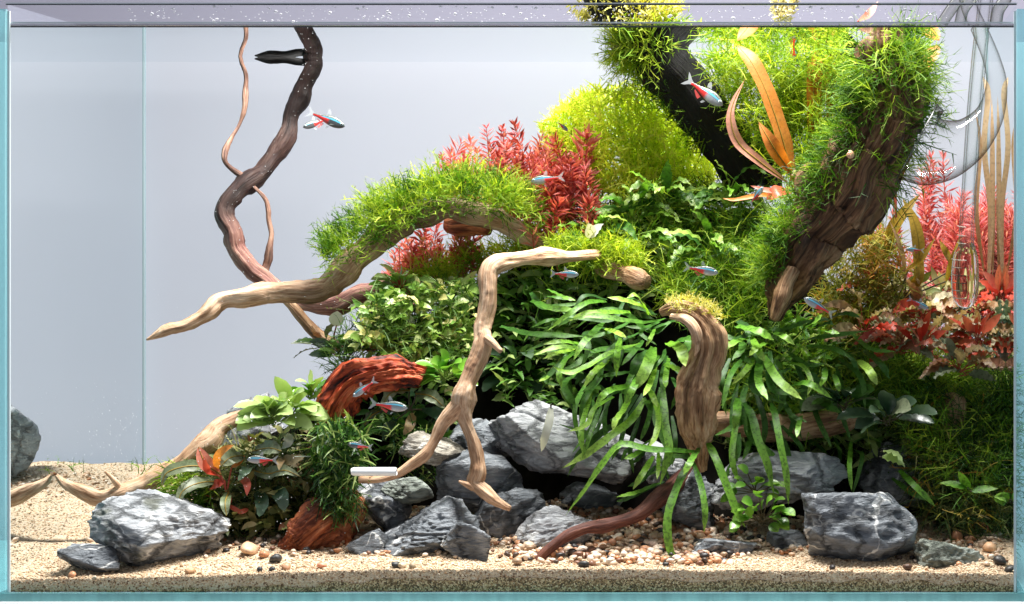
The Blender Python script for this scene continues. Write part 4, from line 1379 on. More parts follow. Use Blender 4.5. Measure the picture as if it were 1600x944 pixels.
moss_poly('surface_moss', 'glowing yellow green moss mass behind the long orange leaf', 'moss_y', [(1095, 92), (1160, 76), (1320, 74), (1330, 130), (1300, 230), (1260, 290), (1200, 255), (1150, 190), (1120, 130)], 4600, (20, 52), 1.7, yfun=lambda x, y: 0.175 + 0.035 * noise.noise(Vector((x / 60, y / 60, 1))), spread=0.02, bias=(0.1, -0.6, 0.4), thr=-0.45, wild=1.2)
moss_poly('surface_moss', 'yellow moss trailing under the water surface beside the black trunk', 'moss_y', [(960, 84), (1030, 80), (1040, 110), (1000, 110)], 350, (16, 40), 1.6, yfun=lambda x, y: 0.19, spread=0.015, bias=(-0.7, -0.2, 0.1), thr=-1)
EM = [(905, -30, .17, 50), (945, -15, .17, 50), (985, 30, .171, 48), (1005, 58, .171, 46)]
moss_wrap('emersed_moss', 'bright yellow moss on the black trunk above the water', 'moss_e', EM, 1500, (8, 22), 2.6, (1, -0.25, 0.5), thick=34, droop=0.0, span=(0, 1), leaflets=4)
moss_wrap('emersed_moss', 'thin yellow moss edge on the far side of the emerged trunk', 'moss_e', EM, 500, (8, 18), 2.4, (-1, -0.3, 0.1), thick=4, droop=0.0, span=(0, 1), leaflets=4)
mb = MB()
for (a, b_) in (((1215, 34, .19), (1205, -30, .19)), ((1230, 34, .19), (1252, -26, .19)), ((1222, 30, .19), (1225, -5, .19))):
    p0, p1 = P(*a), P(*b_)
    for k in range(230):
        t = rng.random()
        strand(mb, p0.lerp(p1, t) + gv(0.0012), gv(1) + Vector((0, -0.3, 0.5)), U(5, 13) * S, 3.0 * S, 0.0, 3, 2)
tag(mb.build('emersed_plant', leaf_mat('cream_emersed_leaf', [(0, (0.55, 0.42, 0.2)), (0.5, (0.72, 0.62, 0.34)), (1, (0.8, 0.74, 0.55))], trans=0.3), smooth=False), 'cream coloured coral shaped plant tips above the water', 'plant')

# ------------------------------------------------------------------ moss on the slope
moss_poly('slope_moss', 'bright green moss carpet behind the bend of the forked branch', 'moss_y', [(640, 430), (700, 405), (780, 385), (860, 372), (900, 395), (890, 420), (800, 418), (760, 430), (700, 445), (640, 445)], 1300, (18, 46), 1.8, dy=-0.02, thr=-0.35, bias=(-0.3, -0.5, 0.5))
moss_poly('slope_moss', 'yellow green moss on the fallen branch above the narrow fern', 'moss_y', [(850, 372), (960, 372), (1010, 395), (1000, 425), (900, 420), (860, 405)], 1300, (16, 40), 1.7, dy=-0.07, thr=-0.5, bias=(0.1, -0.4, 0.6))
moss_poly('slope_moss', 'straggly moss threads below the thick trunk', 'moss_m', [(1020, 430), (1080, 400), (1180, 390), (1215, 440), (1210, 490), (1140, 500), (1060, 480)], 1500, (24, 70), 1.7, dy=-0.05, thr=-0.2, bias=(0, -0.5, 0.5), wild=1.3)
moss_poly('stump_moss', 'golden moss crust on top of the curled stump', 'moss_e', [(1035, 470), (1075, 463), (1120, 478), (1130, 500), (1095, 492), (1050, 482)], 420, (6, 18), 1.8, yfun=lambda x, y: 0.058, spread=0.012, thr=-1, bias=(0, -0.3, 0.8))
moss_poly('slope_moss', 'dark thready moss filling the slope under the crinkled leaves', 'moss_d', [(640, 470), (760, 430), (900, 340), (1000, 300), (1180, 300), (1200, 420), (1000, 460), (860, 480), (800, 560), (660, 600)], 2600, (20, 60), 1.6, thr=-0.3, wild=1.2)
moss_poly('slope_moss', 'fine green shoots among the crinkled leaves', 'moss_m', [(860, 375), (960, 330), (1020, 290), (1120, 280), (1200, 300), (1200, 400), (1000, 420), (880, 400)], 700, (18, 52), 1.6, dy=-0.02, thr=0.05, wild=1.2)
moss_poly('slope_moss', 'fine dark stems tangled below the small leaved plants', 'moss_d', [(530, 520), (640, 500), (700, 520), (690, 600), (640, 560), (560, 570), (520, 590)], 800, (24, 60), 1.4, dy=-0.03, thr=-0.3, wild=1.2)
moss_poly('slope_moss', 'olive and orange shoots under the far end of the trunk', 'moss_o', [(1330, 350), (1400, 370), (1420, 440), (1400, 520), (1320, 540), (1270, 470)], 1500, (20, 52), 1.8, dy=-0.02, thr=-0.4, wild=1.2, yfun=lambda x, y: 0.17)
moss_poly('slope_moss', 'spreading green moss threads at the pipe end of the slope', 'moss_m', [(1370, 560), (1450, 570), (1530, 610), (1520, 640), (1450, 640), (1380, 620)], 1100, (26, 70), 1.7, dy=-0.06, thr=-0.2, wild=1.4, bias=(0.1, -0.5, 0.5))
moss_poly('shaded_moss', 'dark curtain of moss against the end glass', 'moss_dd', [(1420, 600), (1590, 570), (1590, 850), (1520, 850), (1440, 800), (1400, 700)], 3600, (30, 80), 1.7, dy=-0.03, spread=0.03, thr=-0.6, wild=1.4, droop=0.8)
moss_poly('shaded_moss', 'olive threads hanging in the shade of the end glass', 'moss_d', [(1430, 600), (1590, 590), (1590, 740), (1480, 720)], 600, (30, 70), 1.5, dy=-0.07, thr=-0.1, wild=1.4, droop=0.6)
moss_poly('shaded_moss', 'olive and straw threads lit in the shaded corner', 'moss_o', [(1420, 610), (1590, 600), (1590, 840), (1480, 820), (1430, 740)], 260, (24, 66), 1.5, dy=-0.06, spread=0.02, thr=-0.1, wild=1.5, droop=0.6)  # paler threads added so their colour lightens the dark corner
moss_poly('shaded_moss', 'green grassy threads spreading in the pipe end corner', 'moss_m', [(1400, 570), (1590, 570), (1590, 760), (1500, 780), (1420, 700)], 1300, (26, 72), 1.7, dy=-0.065, spread=0.02, thr=-0.2, wild=1.4, droop=0.3)
moss_poly('needle_moss', 'dark moss draped over the top of the orange log', 'moss_d', [(500, 770), (560, 765), (565, 800), (520, 810)], 260, (16, 40), 1.8, yfun=lambda x, y: 0.06, spread=0.012, thr=-1, bias=(0, -0.5, 0.1), droop=0.9)
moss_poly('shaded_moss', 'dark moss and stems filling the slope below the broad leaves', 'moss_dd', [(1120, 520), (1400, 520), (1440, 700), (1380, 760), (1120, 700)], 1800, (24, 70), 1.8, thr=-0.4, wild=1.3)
MT['needle_moss'] = leaf_mat('needle_moss_leaf', [(0, (0.006, 0.025, 0.005)), (0.55, (0.022, 0.075, 0.010)), (0.8, (0.07, 0.17, 0.02)), (1, (0.36, 0.46, 0.14))], trans=0.25, rough=0.4)
moss_poly('needle_moss', 'dark green spiky moss clump hanging between the two red logs', 'needle_moss', [(490, 660), (530, 650), (570, 670), (565, 720), (555, 770), (552, 800), (510, 800), (490, 740)], 1000, (22, 50), 3.4, yfun=lambda x, y: 0.075, spread=0.022, thr=-0.6, bias=(0.15, -0.8, 0.1), droop=0.5, leaflets=1, curl=0.3)
moss_poly('needle_moss', 'light green grassy tuft left of the red leaved plant', 'moss_m', [(250, 745), (300, 735), (335, 760), (330, 812), (270, 800)], 420, (22, 46), 2.6, yfun=lambda x, y: 0.09, spread=0.015, thr=-1, bias=(-0.3, -0.6, 0.2), droop=0.4, leaflets=1)
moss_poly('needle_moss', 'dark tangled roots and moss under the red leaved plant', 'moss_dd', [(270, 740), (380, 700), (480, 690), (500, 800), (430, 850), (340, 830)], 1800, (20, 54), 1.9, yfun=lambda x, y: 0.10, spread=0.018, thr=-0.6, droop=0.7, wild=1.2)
moss_poly('needle_moss', 'small dark moss sprigs beside the twig tip of the forked branch', 'needle_moss', [(600, 660), (650, 655), (690, 690), (640, 700), (700, 745), (640, 760)], 260, (18, 40), 2.0, yfun=lambda x, y: 0.11, spread=0.02, thr=-1, bias=(0.2, -0.7, 0.1), leaflets=2)
moss_poly('needle_moss', 'tuft of bright grass at the foot of the end glass', 'moss_m', [(205, 736), (232, 720), (240, 735), (215, 745)], 9, (16, 40), 1.6, yfun=lambda x, y: 0.20, spread=0.02, thr=-1, bias=(0, 0, 1), droop=0.1)
moss_poly('trailing_moss', 'fine trailing moss threads over the middle of the slope', 'moss_m', [(780, 400), (900, 340), (1000, 300), (1180, 300), (1210, 420), (1010, 450), (860, 470)], 650, (24, 70), 1.5, dy=-0.045, thr=0.1, wild=1.4, cscale=18)
moss_poly('trailing_moss', 'thin dark moss threads hanging left of the forked branch', 'moss_d', [(560, 470), (740, 430), (740, 560), (640, 600), (560, 560)], 480, (20, 56), 1.4, dy=-0.055, thr=0.0, wild=1.4, cscale=18)
moss_poly('trailing_moss', 'thin moss threads tangled in the broad fern', 'moss_m', [(1130, 480), (1400, 490), (1430, 620), (1300, 680), (1140, 640)], 700, (26, 70), 1.4, dy=-0.05, thr=0.05, wild=1.4, cscale=18)

# ------------------------------------------------------------------ stem plants
GP = 'pink and red stem plants in the middle'
stem_bush(64, [(690, 240), (725, 215), (760, 185), (800, 190), (830, 192), (870, 205), (900, 250), (880, 300), (800, 290), (700, 285)], (0.185, 0.235), (70, 110), 'red_stem_plant', 'pink red narrow leaved stem plant in the clump above the mossy branch', GP, ['rot_pink', 'rot_pink', 'rot_rose', 'rot_red'], (16, 30), (3, 5), 14, 4, 0.8)
stem_bush(36, [(840, 260), (890, 240), (935, 250), (940, 330), (880, 345), (840, 320)], (0.16, 0.19), (60, 100), 'deep_red_stem_plant', 'deep red stem plant crowded beside the yellow green bush', GP, ['rot_red', 'rot_red', 'rot_pink'], (18, 30), (4, 6), 14, 4, 0.7)
stem_bush(3, [(900, 205), (935, 195), (940, 220), (905, 225)], (0.185, 0.195), (90, 110), 'tall_pink_stem_plant', 'taller loose pink stem plant standing before the yellow green bush', GP, ['rot_pink'], (34, 46), (5, 7), 7, 3, 0.9)
stem_bush(44, [(600, 415), (640, 360), (700, 345), (745, 345), (745, 385), (650, 430)], (0.175, 0.21), (60, 90), 'small_red_stem_plant', 'small red orange stem plant under the arched mossy branch', GP, ['rot_pink', 'rot_red', 'rot_pink', 'rot_olive'], (16, 28), (3.5, 5.5), 12, 4, 0.8)
stem_bush(9, [(575, 440), (620, 420), (650, 432), (620, 450)], (0.21, 0.23), (40, 60), 'small_pink_stem_plant', 'small pink stem plant behind the lower mauve branch', GP, ['rot_rose'], (18, 28), (4, 6), 12, 4, 0.8)
moss_poly('bush_shoots', 'dense yellow green shoots filling the round bush', 'bush_y', [(842, 205), (875, 168), (930, 142), (990, 132), (1050, 136), (1095, 170), (1125, 245), (1110, 300), (1000, 320), (930, 300), (865, 250)], 4800, (12, 30), 2.6, yfun=lambda x, y: 0.235 - 0.03 * math.sin(math.pi * min(1, max(0, (x - 850) / 260))) , spread=0.02, thr=-0.5, bias=(0, -0.5, 0.7), cat='plant')
stem_bush(110, [(845, 195), (880, 160), (930, 140), (990, 134), (1045, 140), (1090, 180), (1115, 240), (1100, 290), (1000, 300), (930, 280), (870, 240)], (0.215, 0.275), (80, 120), 'yellow_green_stem_plant', 'fine leaved yellow green stem plant in the round bush by the black trunk', 'yellow green stem plants of the round bush', ['bush_y'], (14, 27), (2.8, 4.4), 17, 4, 0.8, 'stem_green')
GR = 'rosy stem plants behind the glass pipes'
stem_bush(70, [(1440, 330), (1480, 300), (1530, 290), (1585, 310), (1588, 400), (1520, 420), (1450, 420), (1410, 410)], (0.22, 0.275), (90, 150), 'rose_stem_plant', 'rosy pink feathery stem plant behind the glass pipes', GR, ['rot_rose'], (16, 32), (1.7, 3.0), 21, 6, 0.6)
stem_bush(7, [(1440, 230), (1480, 240), (1490, 290), (1430, 290)], (0.25, 0.28), (110, 150), 'pale_rose_stem_plant', 'pale pink taller stem plant beside the trunk and glass bell', GR, ['rot_rose'], (20, 32), (2.6, 4), 12, 4, 0.8)
stem_bush(14, [(1350, 350), (1395, 330), (1420, 400), (1400, 440), (1360, 420)], (0.20, 0.235), (60, 100), 'rose_stem_plant', 'rosy red stem plant between the trunk and the orange blades', GR, ['rot_rose', 'rot_red'], (18, 30), (3, 4.6), 15, 4, 0.7)

# ------------------------------------------------------------------ ferns: leaf paths read off the photograph
def fern(name, label, base, leaves, y0, y1, mats, group='narrow leaved ferns', extra=True):
    b = P(base[0], base[1], y0)
    t = thing(name, label, 'fern', b, group)
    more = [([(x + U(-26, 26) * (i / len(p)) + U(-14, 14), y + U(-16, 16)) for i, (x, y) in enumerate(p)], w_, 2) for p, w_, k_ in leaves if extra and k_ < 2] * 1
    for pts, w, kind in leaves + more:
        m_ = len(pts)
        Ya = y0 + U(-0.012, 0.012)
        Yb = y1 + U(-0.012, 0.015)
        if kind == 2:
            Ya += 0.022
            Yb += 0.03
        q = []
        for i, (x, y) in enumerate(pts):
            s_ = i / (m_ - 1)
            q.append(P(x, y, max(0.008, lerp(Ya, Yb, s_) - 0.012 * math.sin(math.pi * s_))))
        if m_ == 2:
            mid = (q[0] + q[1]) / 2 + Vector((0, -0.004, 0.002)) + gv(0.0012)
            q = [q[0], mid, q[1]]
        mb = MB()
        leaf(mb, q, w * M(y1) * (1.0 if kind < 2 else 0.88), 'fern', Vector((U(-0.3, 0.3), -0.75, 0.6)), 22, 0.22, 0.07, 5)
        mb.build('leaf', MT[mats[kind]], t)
    return t


F1 = [
    ([(947, 471), (918, 473), (890, 490), (854, 518)], 9, 0), ([(1019, 494), (1001, 478), (971, 468), (949, 465)], 9, 1), ([(1013, 492), (1005, 476), (993, 461), (979, 466)], 8, 1),
    ([(1041, 498), (1011, 504), (971, 500), (931, 494), (886, 500)], 11, 0), ([(985, 488), (951, 488), (916, 490), (888, 502)], 10, 1), ([(943, 504), (927, 520), (910, 538), (896, 563)], 11, 0),
    ([(945, 514), (962, 519), (979, 528)], 9, 1), ([(916, 540), (880, 534), (848, 538)], 8, 1), ([(939, 553), (910, 545), (870, 543), (834, 555)], 10, 1), ([(898, 546), (870, 552), (848, 561)], 7, 1),
    ([(898, 549), (882, 565), (874, 585), (878, 607)], 10, 0), ([(1001, 537), (959, 549), (920, 571), (890, 583), (864, 573)], 11, 0), ([(951, 563), (929, 581), (912, 605)], 11, 1),
    ([(969, 528), (965, 553), (963, 589)], 11, 0), ([(1023, 514), (1018, 526), (1009, 542)], 8, 1), ([(1021, 543), (1011, 573), (993, 609)], 19, 1), ([(1005, 532), (990, 550), (971, 571)], 10, 2),
    ([(1025, 573), (1015, 601), (1005, 619)], 9, 1), ([(1043, 536), (1063, 545), (1071, 573)], 18, 1), ([(1037, 569), (1058, 577), (1080, 589)], 11, 1), ([(999, 581), (966, 584), (933, 589)], 10, 2),
    ([(987, 603), (951, 611), (930, 632)], 11, 0), ([(999, 587), (990, 605), (977, 632)], 12, 0), ([(1013, 607), (1019, 618), (1027, 636)], 10, 1), ([(866, 579), (855, 590), (842, 596)], 6, 1),
    ([(900, 585), (882, 600), (888, 618), (900, 634)], 14, 2), ([(959, 620), (929, 638), (917, 664), (886, 675)], 9, 1), ([(1007, 624), (987, 656), (951, 684), (915, 711), (878, 732)], 13, 1),
    ([(989, 612), (975, 640), (963, 656), (957, 674)], 12, 1), ([(1017, 612), (1029, 646), (1025, 680), (1011, 703)], 10, 1), ([(1035, 600), (1039, 660), (1045, 704), (1031, 759)], 13, 0),
    ([(1021, 713), (1005, 739), (989, 765)], 10, 1), ([(1029, 705), (1029, 730), (1027, 749)], 7, 1), ([(1029, 755), (997, 769), (963, 777)], 8, 0), ([(1007, 700), (990, 712), (975, 717)], 9, 0),
    ([(925, 612), (909, 670), (911, 711)], 10, 0), ([(940, 634), (921, 684), (909, 718)], 8, 0), ([(915, 600), (898, 640), (904, 690)], 9, 2), ([(1045, 560), (1040, 590), (1040, 606)], 9, 0),
    ([(1030, 556), (1020, 566), (1012, 580)], 8, 0), ([(1050, 590), (1060, 612), (1048, 640)], 10, 2), ([(960, 600), (945, 650), (950, 700)], 9, 2), ([(980, 640), (970, 690), (955, 720)], 9, 2),
    ([(1000, 650), (985, 700), (990, 740)], 9, 2), ([(940, 590), (915, 620), (905, 660)], 10, 2), ([(1010, 560), (985, 590), (975, 640)], 10, 2), ([(1000, 520), (960, 540), (930, 575)], 10, 2),
    ([(990, 500), (950, 520), (905, 530)], 9, 2), ([(1000, 545), (950, 560), (930, 600)], 9, 2), ([(895, 500), (860, 500), (830, 512)], 8, 2), ([(1058, 500), (1020, 512), (975, 510)], 9, 2),
    ([(830, 470), (862, 482), (900, 484)], 12, 0), ([(782, 510), (830, 522), (918, 526)], 13, 2), ([(855, 452), (880, 464), (900, 470)], 8, 0), ([(1020, 625), (1012, 660), (1000, 690)], 9, 2),
    ([(1050, 650), (1055, 690), (1050, 730)], 9, 2), ([(1018, 690), (1000, 715), (985, 725)], 9, 2), ([(970, 615), (968, 660), (940, 700)], 9, 2),
]
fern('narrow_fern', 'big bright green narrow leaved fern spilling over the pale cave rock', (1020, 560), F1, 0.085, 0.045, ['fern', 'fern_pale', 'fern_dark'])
F2 = [
    ([(1089, 706), (1050, 704), (1011, 702), (971, 694), (943, 723), (917, 761), (884, 805)], 12, 0), ([(1089, 705), (1071, 735), (1053, 775), (1043, 815), (1048, 862), (1062, 881)], 14, 0),
    ([(1083, 722), (1096, 761), (1102, 800), (1100, 832)], 10, 0), ([(1102, 685), (1120, 721), (1150, 797), (1164, 824)], 13, 0), ([(1093, 700), (1080, 720), (1068, 742)], 12, 0), ([(1095, 690), (1075, 712), (1040, 712)], 12, 2),
]
fern('hanging_fern', 'dark green fern with long strap leaves dangling onto the gravel', (1092, 695), F2, 0.062, 0.034, ['fern', 'fern_pale', 'fern_dark'], extra=False)
F3 = [
    ([(1172, 528), (1146, 536), (1120, 550)], 14, 1), ([(1150, 510), (1185, 518), (1209, 531)], 16, 0), ([(1174, 526), (1185, 548), (1195, 565)], 11, 1), ([(1197, 536), (1182, 544), (1170, 556)], 11, 1),
    ([(1209, 520), (1225, 526), (1242, 539)], 11, 1), ([(1180, 558), (1164, 580), (1144, 601)], 10, 1), ([(1187, 560), (1185, 597), (1200, 625)], 13, 0), ([(1193, 556), (1217, 595), (1254, 625)], 14, 1),
    ([(1229, 567), (1255, 573), (1267, 597), (1261, 620)], 8, 1), ([(1239, 601), (1265, 600), (1301, 623)], 11, 0), ([(1275, 518), (1293, 518), (1312, 521)], 10, 0), ([(1255, 515), (1270, 505), (1286, 491)], 11, 0),
    ([(1241, 534), (1277, 528), (1357, 517)], 11, 2), ([(1341, 563), (1358, 579), (1371, 602)], 13, 1), ([(1287, 575), (1289, 589), (1279, 606)], 10, 0), ([(1152, 622), (1152, 645), (1147, 672)], 14, 0),
    ([(1162, 629), (1174, 650), (1185, 690), (1199, 727), (1209, 772)], 14, 0), ([(1205, 630), (1211, 650), (1219, 693), (1229, 746), (1232, 790)], 11, 0), ([(1157, 628), (1145, 693), (1145, 725), (1155, 756)], 10, 0),
    ([(1303, 585), (1308, 598), (1312, 612)], 9, 0), ([(1258, 607), (1291, 633), (1315, 645)], 15, 2), ([(1152, 600), (1144, 660), (1154, 750)], 10, 2), ([(1330, 690), (1327, 730), (1331, 768)], 8, 0),
    ([(1405, 735), (1432, 762), (1462, 792)], 10, 0), ([(1252, 650), (1248, 665), (1245, 684)], 9, 0), ([(1182, 515), (1150, 530), (1128, 520)], 10, 2), ([(1160, 560), (1140, 590), (1128, 640)], 10, 2),
    ([(1210, 570), (1225, 610), (1215, 650)], 11, 2), ([(1230, 550), (1262, 570), (1290, 568)], 10, 2), ([(1260, 540), (1300, 545), (1332, 560)], 10, 2), ([(1200, 600), (1230, 640), (1255, 690)], 11, 2),
    ([(1240, 560), (1255, 600), (1250, 650)], 10, 2), ([(1300, 540), (1330, 560), (1345, 600)], 10, 2), ([(1170, 590), (1160, 630), (1168, 680)], 11, 2), ([(1280, 600), (1310, 640), (1330, 690)], 10, 2),
    ([(1200, 525), (1240, 510), (1270, 500)], 11, 2), ([(1180, 610), (1195, 660), (1192, 700)], 11, 2), ([(1265, 620), (1280, 660), (1300, 700)], 10, 2), ([(1140, 560), (1128, 600), (1135, 650)], 10, 2),
    ([(1220, 620), (1238, 650), (1262, 660)], 10, 2), ([(1290, 500), (1320, 490), (1345, 496)], 10, 2), ([(1310, 560), (1345, 590), (1352, 640)], 10, 2), ([(1235, 575), (1213, 590), (1205, 640)], 9, 2),
    ([(1330, 520), (1360, 545), (1400, 550)], 9, 2), ([(1215, 660), (1245, 690), (1262, 720)], 10, 2), ([(1180, 640), (1172, 690), (1160, 720)], 10, 2),
]
fern('broad_fern', 'wide dark green fern sprawling right of the curled stump', (1200, 580), F3, 0.085, 0.05, ['fern', 'fern_pale', 'fern_dark'])

# ------------------------------------------------------------------ crinkled leaves in the middle
CR = [((990, 345), (-1.3, 1.0), 'crinkled dark green leafy plant under the red stem plants'), ((1040, 320), (-1.2, 1.4), 'crinkled leafy plant with a notched pale leaf in the middle of the slope'), ((1140, 320), (-1.3, 1.5), 'crinkled leafy plant below the foot of the black trunk'), ((1000, 390), (-1.7, 1.6), 'crinkled leafy plant above the round driftwood stub'), ((1110, 400), (-1.5, 1.7), 'crinkled leafy plant behind the swimming fish with the red tail'), ((945, 385), (-1.2, 1.2), 'crinkled leafy plant beside the bleached white leaf')]
for (c, sp, lab) in CR:
    rosette('crinkled_plant', lab, 'crinkle', c, m_y(*c) - 0.048, 16, (40, 78), (11, 19), 'lance', sp, 0.45, 'crinkled leafy plants on the slope', 'stem_green', 0.16, 0.55, 16, 0.8, 0.3, ['crinkle', 'crinkle', 'crinkle', 'fern', 'fern_dark'], rk=4)
rosette('dark_leaf_plant', 'dark leaved plant in the gap right of the forked branch', 'fern_dark', (830, 500), m_y(830, 500) - 0.02, 14, (38, 66), (22, 34), 'oval', (-2.2, 2.2), 0.3, None, 'stem_dark', 0.04, 0.4, 10, 0.8, 0.4, ['fern_dark', 'fern_dark', 'anubias'])
rosette('dark_leaf_plant', 'dark leaved plant in the shade above the pale cave rock', 'fern_dark', (810, 580), m_y(810, 580) - 0.02, 14, (34, 60), (18, 30), 'oval', (-2.2, 2.2), 0.2, None, 'stem_dark', 0.04, 0.5, 10, 0.8, 0.4, ['fern_dark', 'dark_leaf'])
rosette('bleached_leaf_plant', 'bleached white leaf standing among the crinkled plants', 'white_leaf', (922, 375), 0.135, 2, (28, 36), (14, 20), 'lance', (-0.3, 0.5), 0.6, None, 'stem_green', 0.06, 0.2, 8, 0.4, 0.1)

# ------------------------------------------------------------------ small leaved plants
BU = [((600, 490), 'small pale leaved plant on the tip of the slope by the mauve branch'), ((650, 470), 'small pale leaved plant with reddish stalks under the green moss'), ((700, 470), 'yellowing small leaved plant left of the forked branch'), ((580, 545), 'small leaved plant above the red log'), ((660, 520), 'small leaved plant in the hollow left of the forked branch'), ((610, 520), 'loose small leaved plant hanging over the red log'), ((625, 450), 'small leaved plant touching the end of the mauve branch')]
for (c, lab) in BU:
    rosette('small_leaf_plant', lab, 'buce', c, m_y(*c) - 0.035, 20, (22, 36), (12, 18), 'oval', (-1.9, 1.9), 0.5, 'small pale leaved plants left of the forked branch', 'stem_red', 0.05, 0.3, 8, 0.9, 0.55, ['buce', 'buce', 'buce', 'anubias', 'grey_leaf'])
rosette('red_stemmed_plant', 'upright red stemmed plant with a white lit top leaf', 'buce', (540, 565), 0.14, 9, (28, 40), (14, 20), 'oval', (-1.5, 0.9), 0.4, None, 'stem_red', 0.05, 0.25, 8, 0.6, 0.7, ['buce', 'anubias', 'dark_leaf'])
mb = MB()
q = [P(532, 560, .14), P(522, 530, .138), P(526, 508, .136)]
tube(mb, q, 0.0008, 0.0005, 5, 4)
wl = thing('lit_leaf_shoot', 'lone red shoot carrying one leaf coloured white as if lit against the backdrop', 'plant', q[0])
mb.build('stalk', MT['stem_red'], wl)
mb = MB()
leaf(mb, [P(526, 510, .136), P(526, 498, .134), P(527, 486, .133)], 24 * M(.13), 'oval', Vector((0.1, -0.9, 0.4)), 8, 0.2, 0.05, 2)
mb.build('leaf', MT['white_leaf'], wl)  # strong light on this leaf is put into its white colour
rosette('dead_leaf_plant', 'brown edged leaves on the stick end at the backdrop', 'grey_leaf', (505, 545), 0.165, 5, (30, 42), (14, 18), 'lance', (-1.9, 0.4), 0.2, None, 'stem_dark', 0.08, 0.3, 8, 0.4, 0.3, ['grey_leaf', 'dark_leaf', 'crypt'])
rosette('round_leaf_plant', 'bright round leaved plant tucked behind the forked branch', 'anubias', (698, 590), 0.105, 20, (24, 36), (16, 23), 'oval', (-2.0, 1.9), 0.4, None, 'stem_green', 0.0, 0.35, 8, 0.9, 0.6)
rosette('pale_leaf_plant', 'pale green broad leaved plant beside the red log', 'anu_pale', (455, 650), 0.085, 24, (34, 54), (19, 28), 'oval', (-1.7, 1.4), 0.5, None, 'stem_green', 0.03, 0.4, 10, 0.7, 0.35)
rosette('pale_leaf_plant', 'upper tuft of pale green leaves at the top of the red log', 'anu_pale', (488, 622), 0.10, 14, (26, 40), (15, 22), 'oval', (-1.4, 1.1), 0.5, None, 'stem_green', 0.03, 0.35, 10, 0.6, 0.3, ['anu_pale', 'anubias'])
rosette('pale_leaf_plant', 'pale green leaves spreading over the end of the bent branch', 'anu_pale', (425, 662), 0.08, 16, (36, 56), (20, 29), 'oval', (-1.5, 1.3), 0.5, None, 'stem_green', 0.03, 0.4, 10, 0.7, 0.3)
rosette('seedling', 'bushy green seedling with round leaves growing by the gravel', 'anubias', (1190, 815), 0.05, 24, (18, 27), (14, 20), 'oval', (-2.2, 2.2), 0.5, None, 'stem_dark', 0.0, 0.35, 8, 0.9, 1.3, ['anubias', 'anubias', 'fern'])
rosette('seedling', 'small upper shoot of round leaves before the whitish rock', 'anubias', (1180, 770), 0.058, 14, (16, 24), (12, 18), 'oval', (-2.0, 2.0), 0.4, None, 'stem_dark', 0.0, 0.35, 8, 0.8, 1.1, ['anubias', 'fern'])
rosette('broad_dark_plant', 'dark broad leaved plant with a grey veined leaf above the square rock', 'dark_leaf', (1385, 660), 0.075, 9, (42, 62), (24, 34), 'oval', (-1.6, 1.6), 0.3, None, 'stem_dark', 0.04, 0.4, 10, 0.7, 0.35, ['dark_leaf', 'dark_leaf', 'grey_leaf'])
rosette('broad_dark_plant', 'shaded broad leaved plant beside the far end of the fern', 'dark_leaf', (1320, 640), 0.085, 9, (38, 58), (22, 32), 'oval', (-1.5, 1.6), 0.3, None, 'stem_dark', 0.04, 0.4, 10, 0.7, 0.35, ['dark_leaf', 'fern_dark', 'grey_leaf'])
rosette('corner_sprout', 'thin sprout with two pale leaves in the shaded corner', 'grey_leaf', (1514, 765), 0.06, 3, (36, 46), (15, 19), 'lance', (-1.5, 1.5), 0.1, None, 'stem_dark', 0.05, 0.1, 8, 0.3, 0.1, ['fern'])
rosette('corner_sprout', 'single pale leaf at the corner glass above the pebble heap', 'grey_leaf', (1592, 782), 0.05, 2, (34, 40), (18, 22), 'oval', (-1.4, -0.9), 0.1, None, 'stem_dark', 0.05, 0.1, 8, 0.3, 0.1, ['fern'])
rosette('torn_leaf_plant', 'single torn pale leaf above the corner of the square rock', 'anu_pale', (1372, 712), 0.06, 2, (34, 42), (16, 20), 'lance', (0.9, 1.9), 0.1, None, 'stem_dark', 0.12, 0.6, 8, 0.3, 0.1)

# red leaved plant and grey leaves at the left
def leaf_set(name, label, base, Y, leaves, stem, cat='plant', group=None, n=12):
    """leaves: (points px, width px, material, ruffle, profile, depth offset)"""
    b = P(base[0], base[1], Y)
    t = thing(name, label, cat, b, group)
    ms = MB()
    for pts, w, mat, ruf, prof, dy in leaves:
        k = len(pts)
        q = [P(x, y, Y + dy * (i / (k - 1)) - 0.006 * math.sin(math.pi * i / (k - 1))) for i, (x, y) in enumerate(pts)]
        for v in q:
            keep_in(v)
        tube(ms, [b, b.lerp(q[0], 0.5) + gv(0.0008), q[0]], 0.0007, 0.0005, 5, 3)
        mb = MB()
        leaf(mb, q, w * M(Y), prof, Vector((U(-0.35, 0.35), -0.85, 0.5)), n, 0.25, ruf, 4)
        lf = mb.build('leaf', MT[mat], t)
        if w >= 16 and mat in ('orange_leaf', 'olive_leaf', 'pink_leaf', 'grey_leaf'):
            lf['_b'] = tuple(b)
            mr = MB()
            tube(mr, [v + Vector((0, -0.0002, 0)) for v in q], 0.0006, 0.0002, 5, 6)
            mr.build('midrib', MT['midrib'], lf)
    ms.build('stalk', MT[stem], t)
    return t


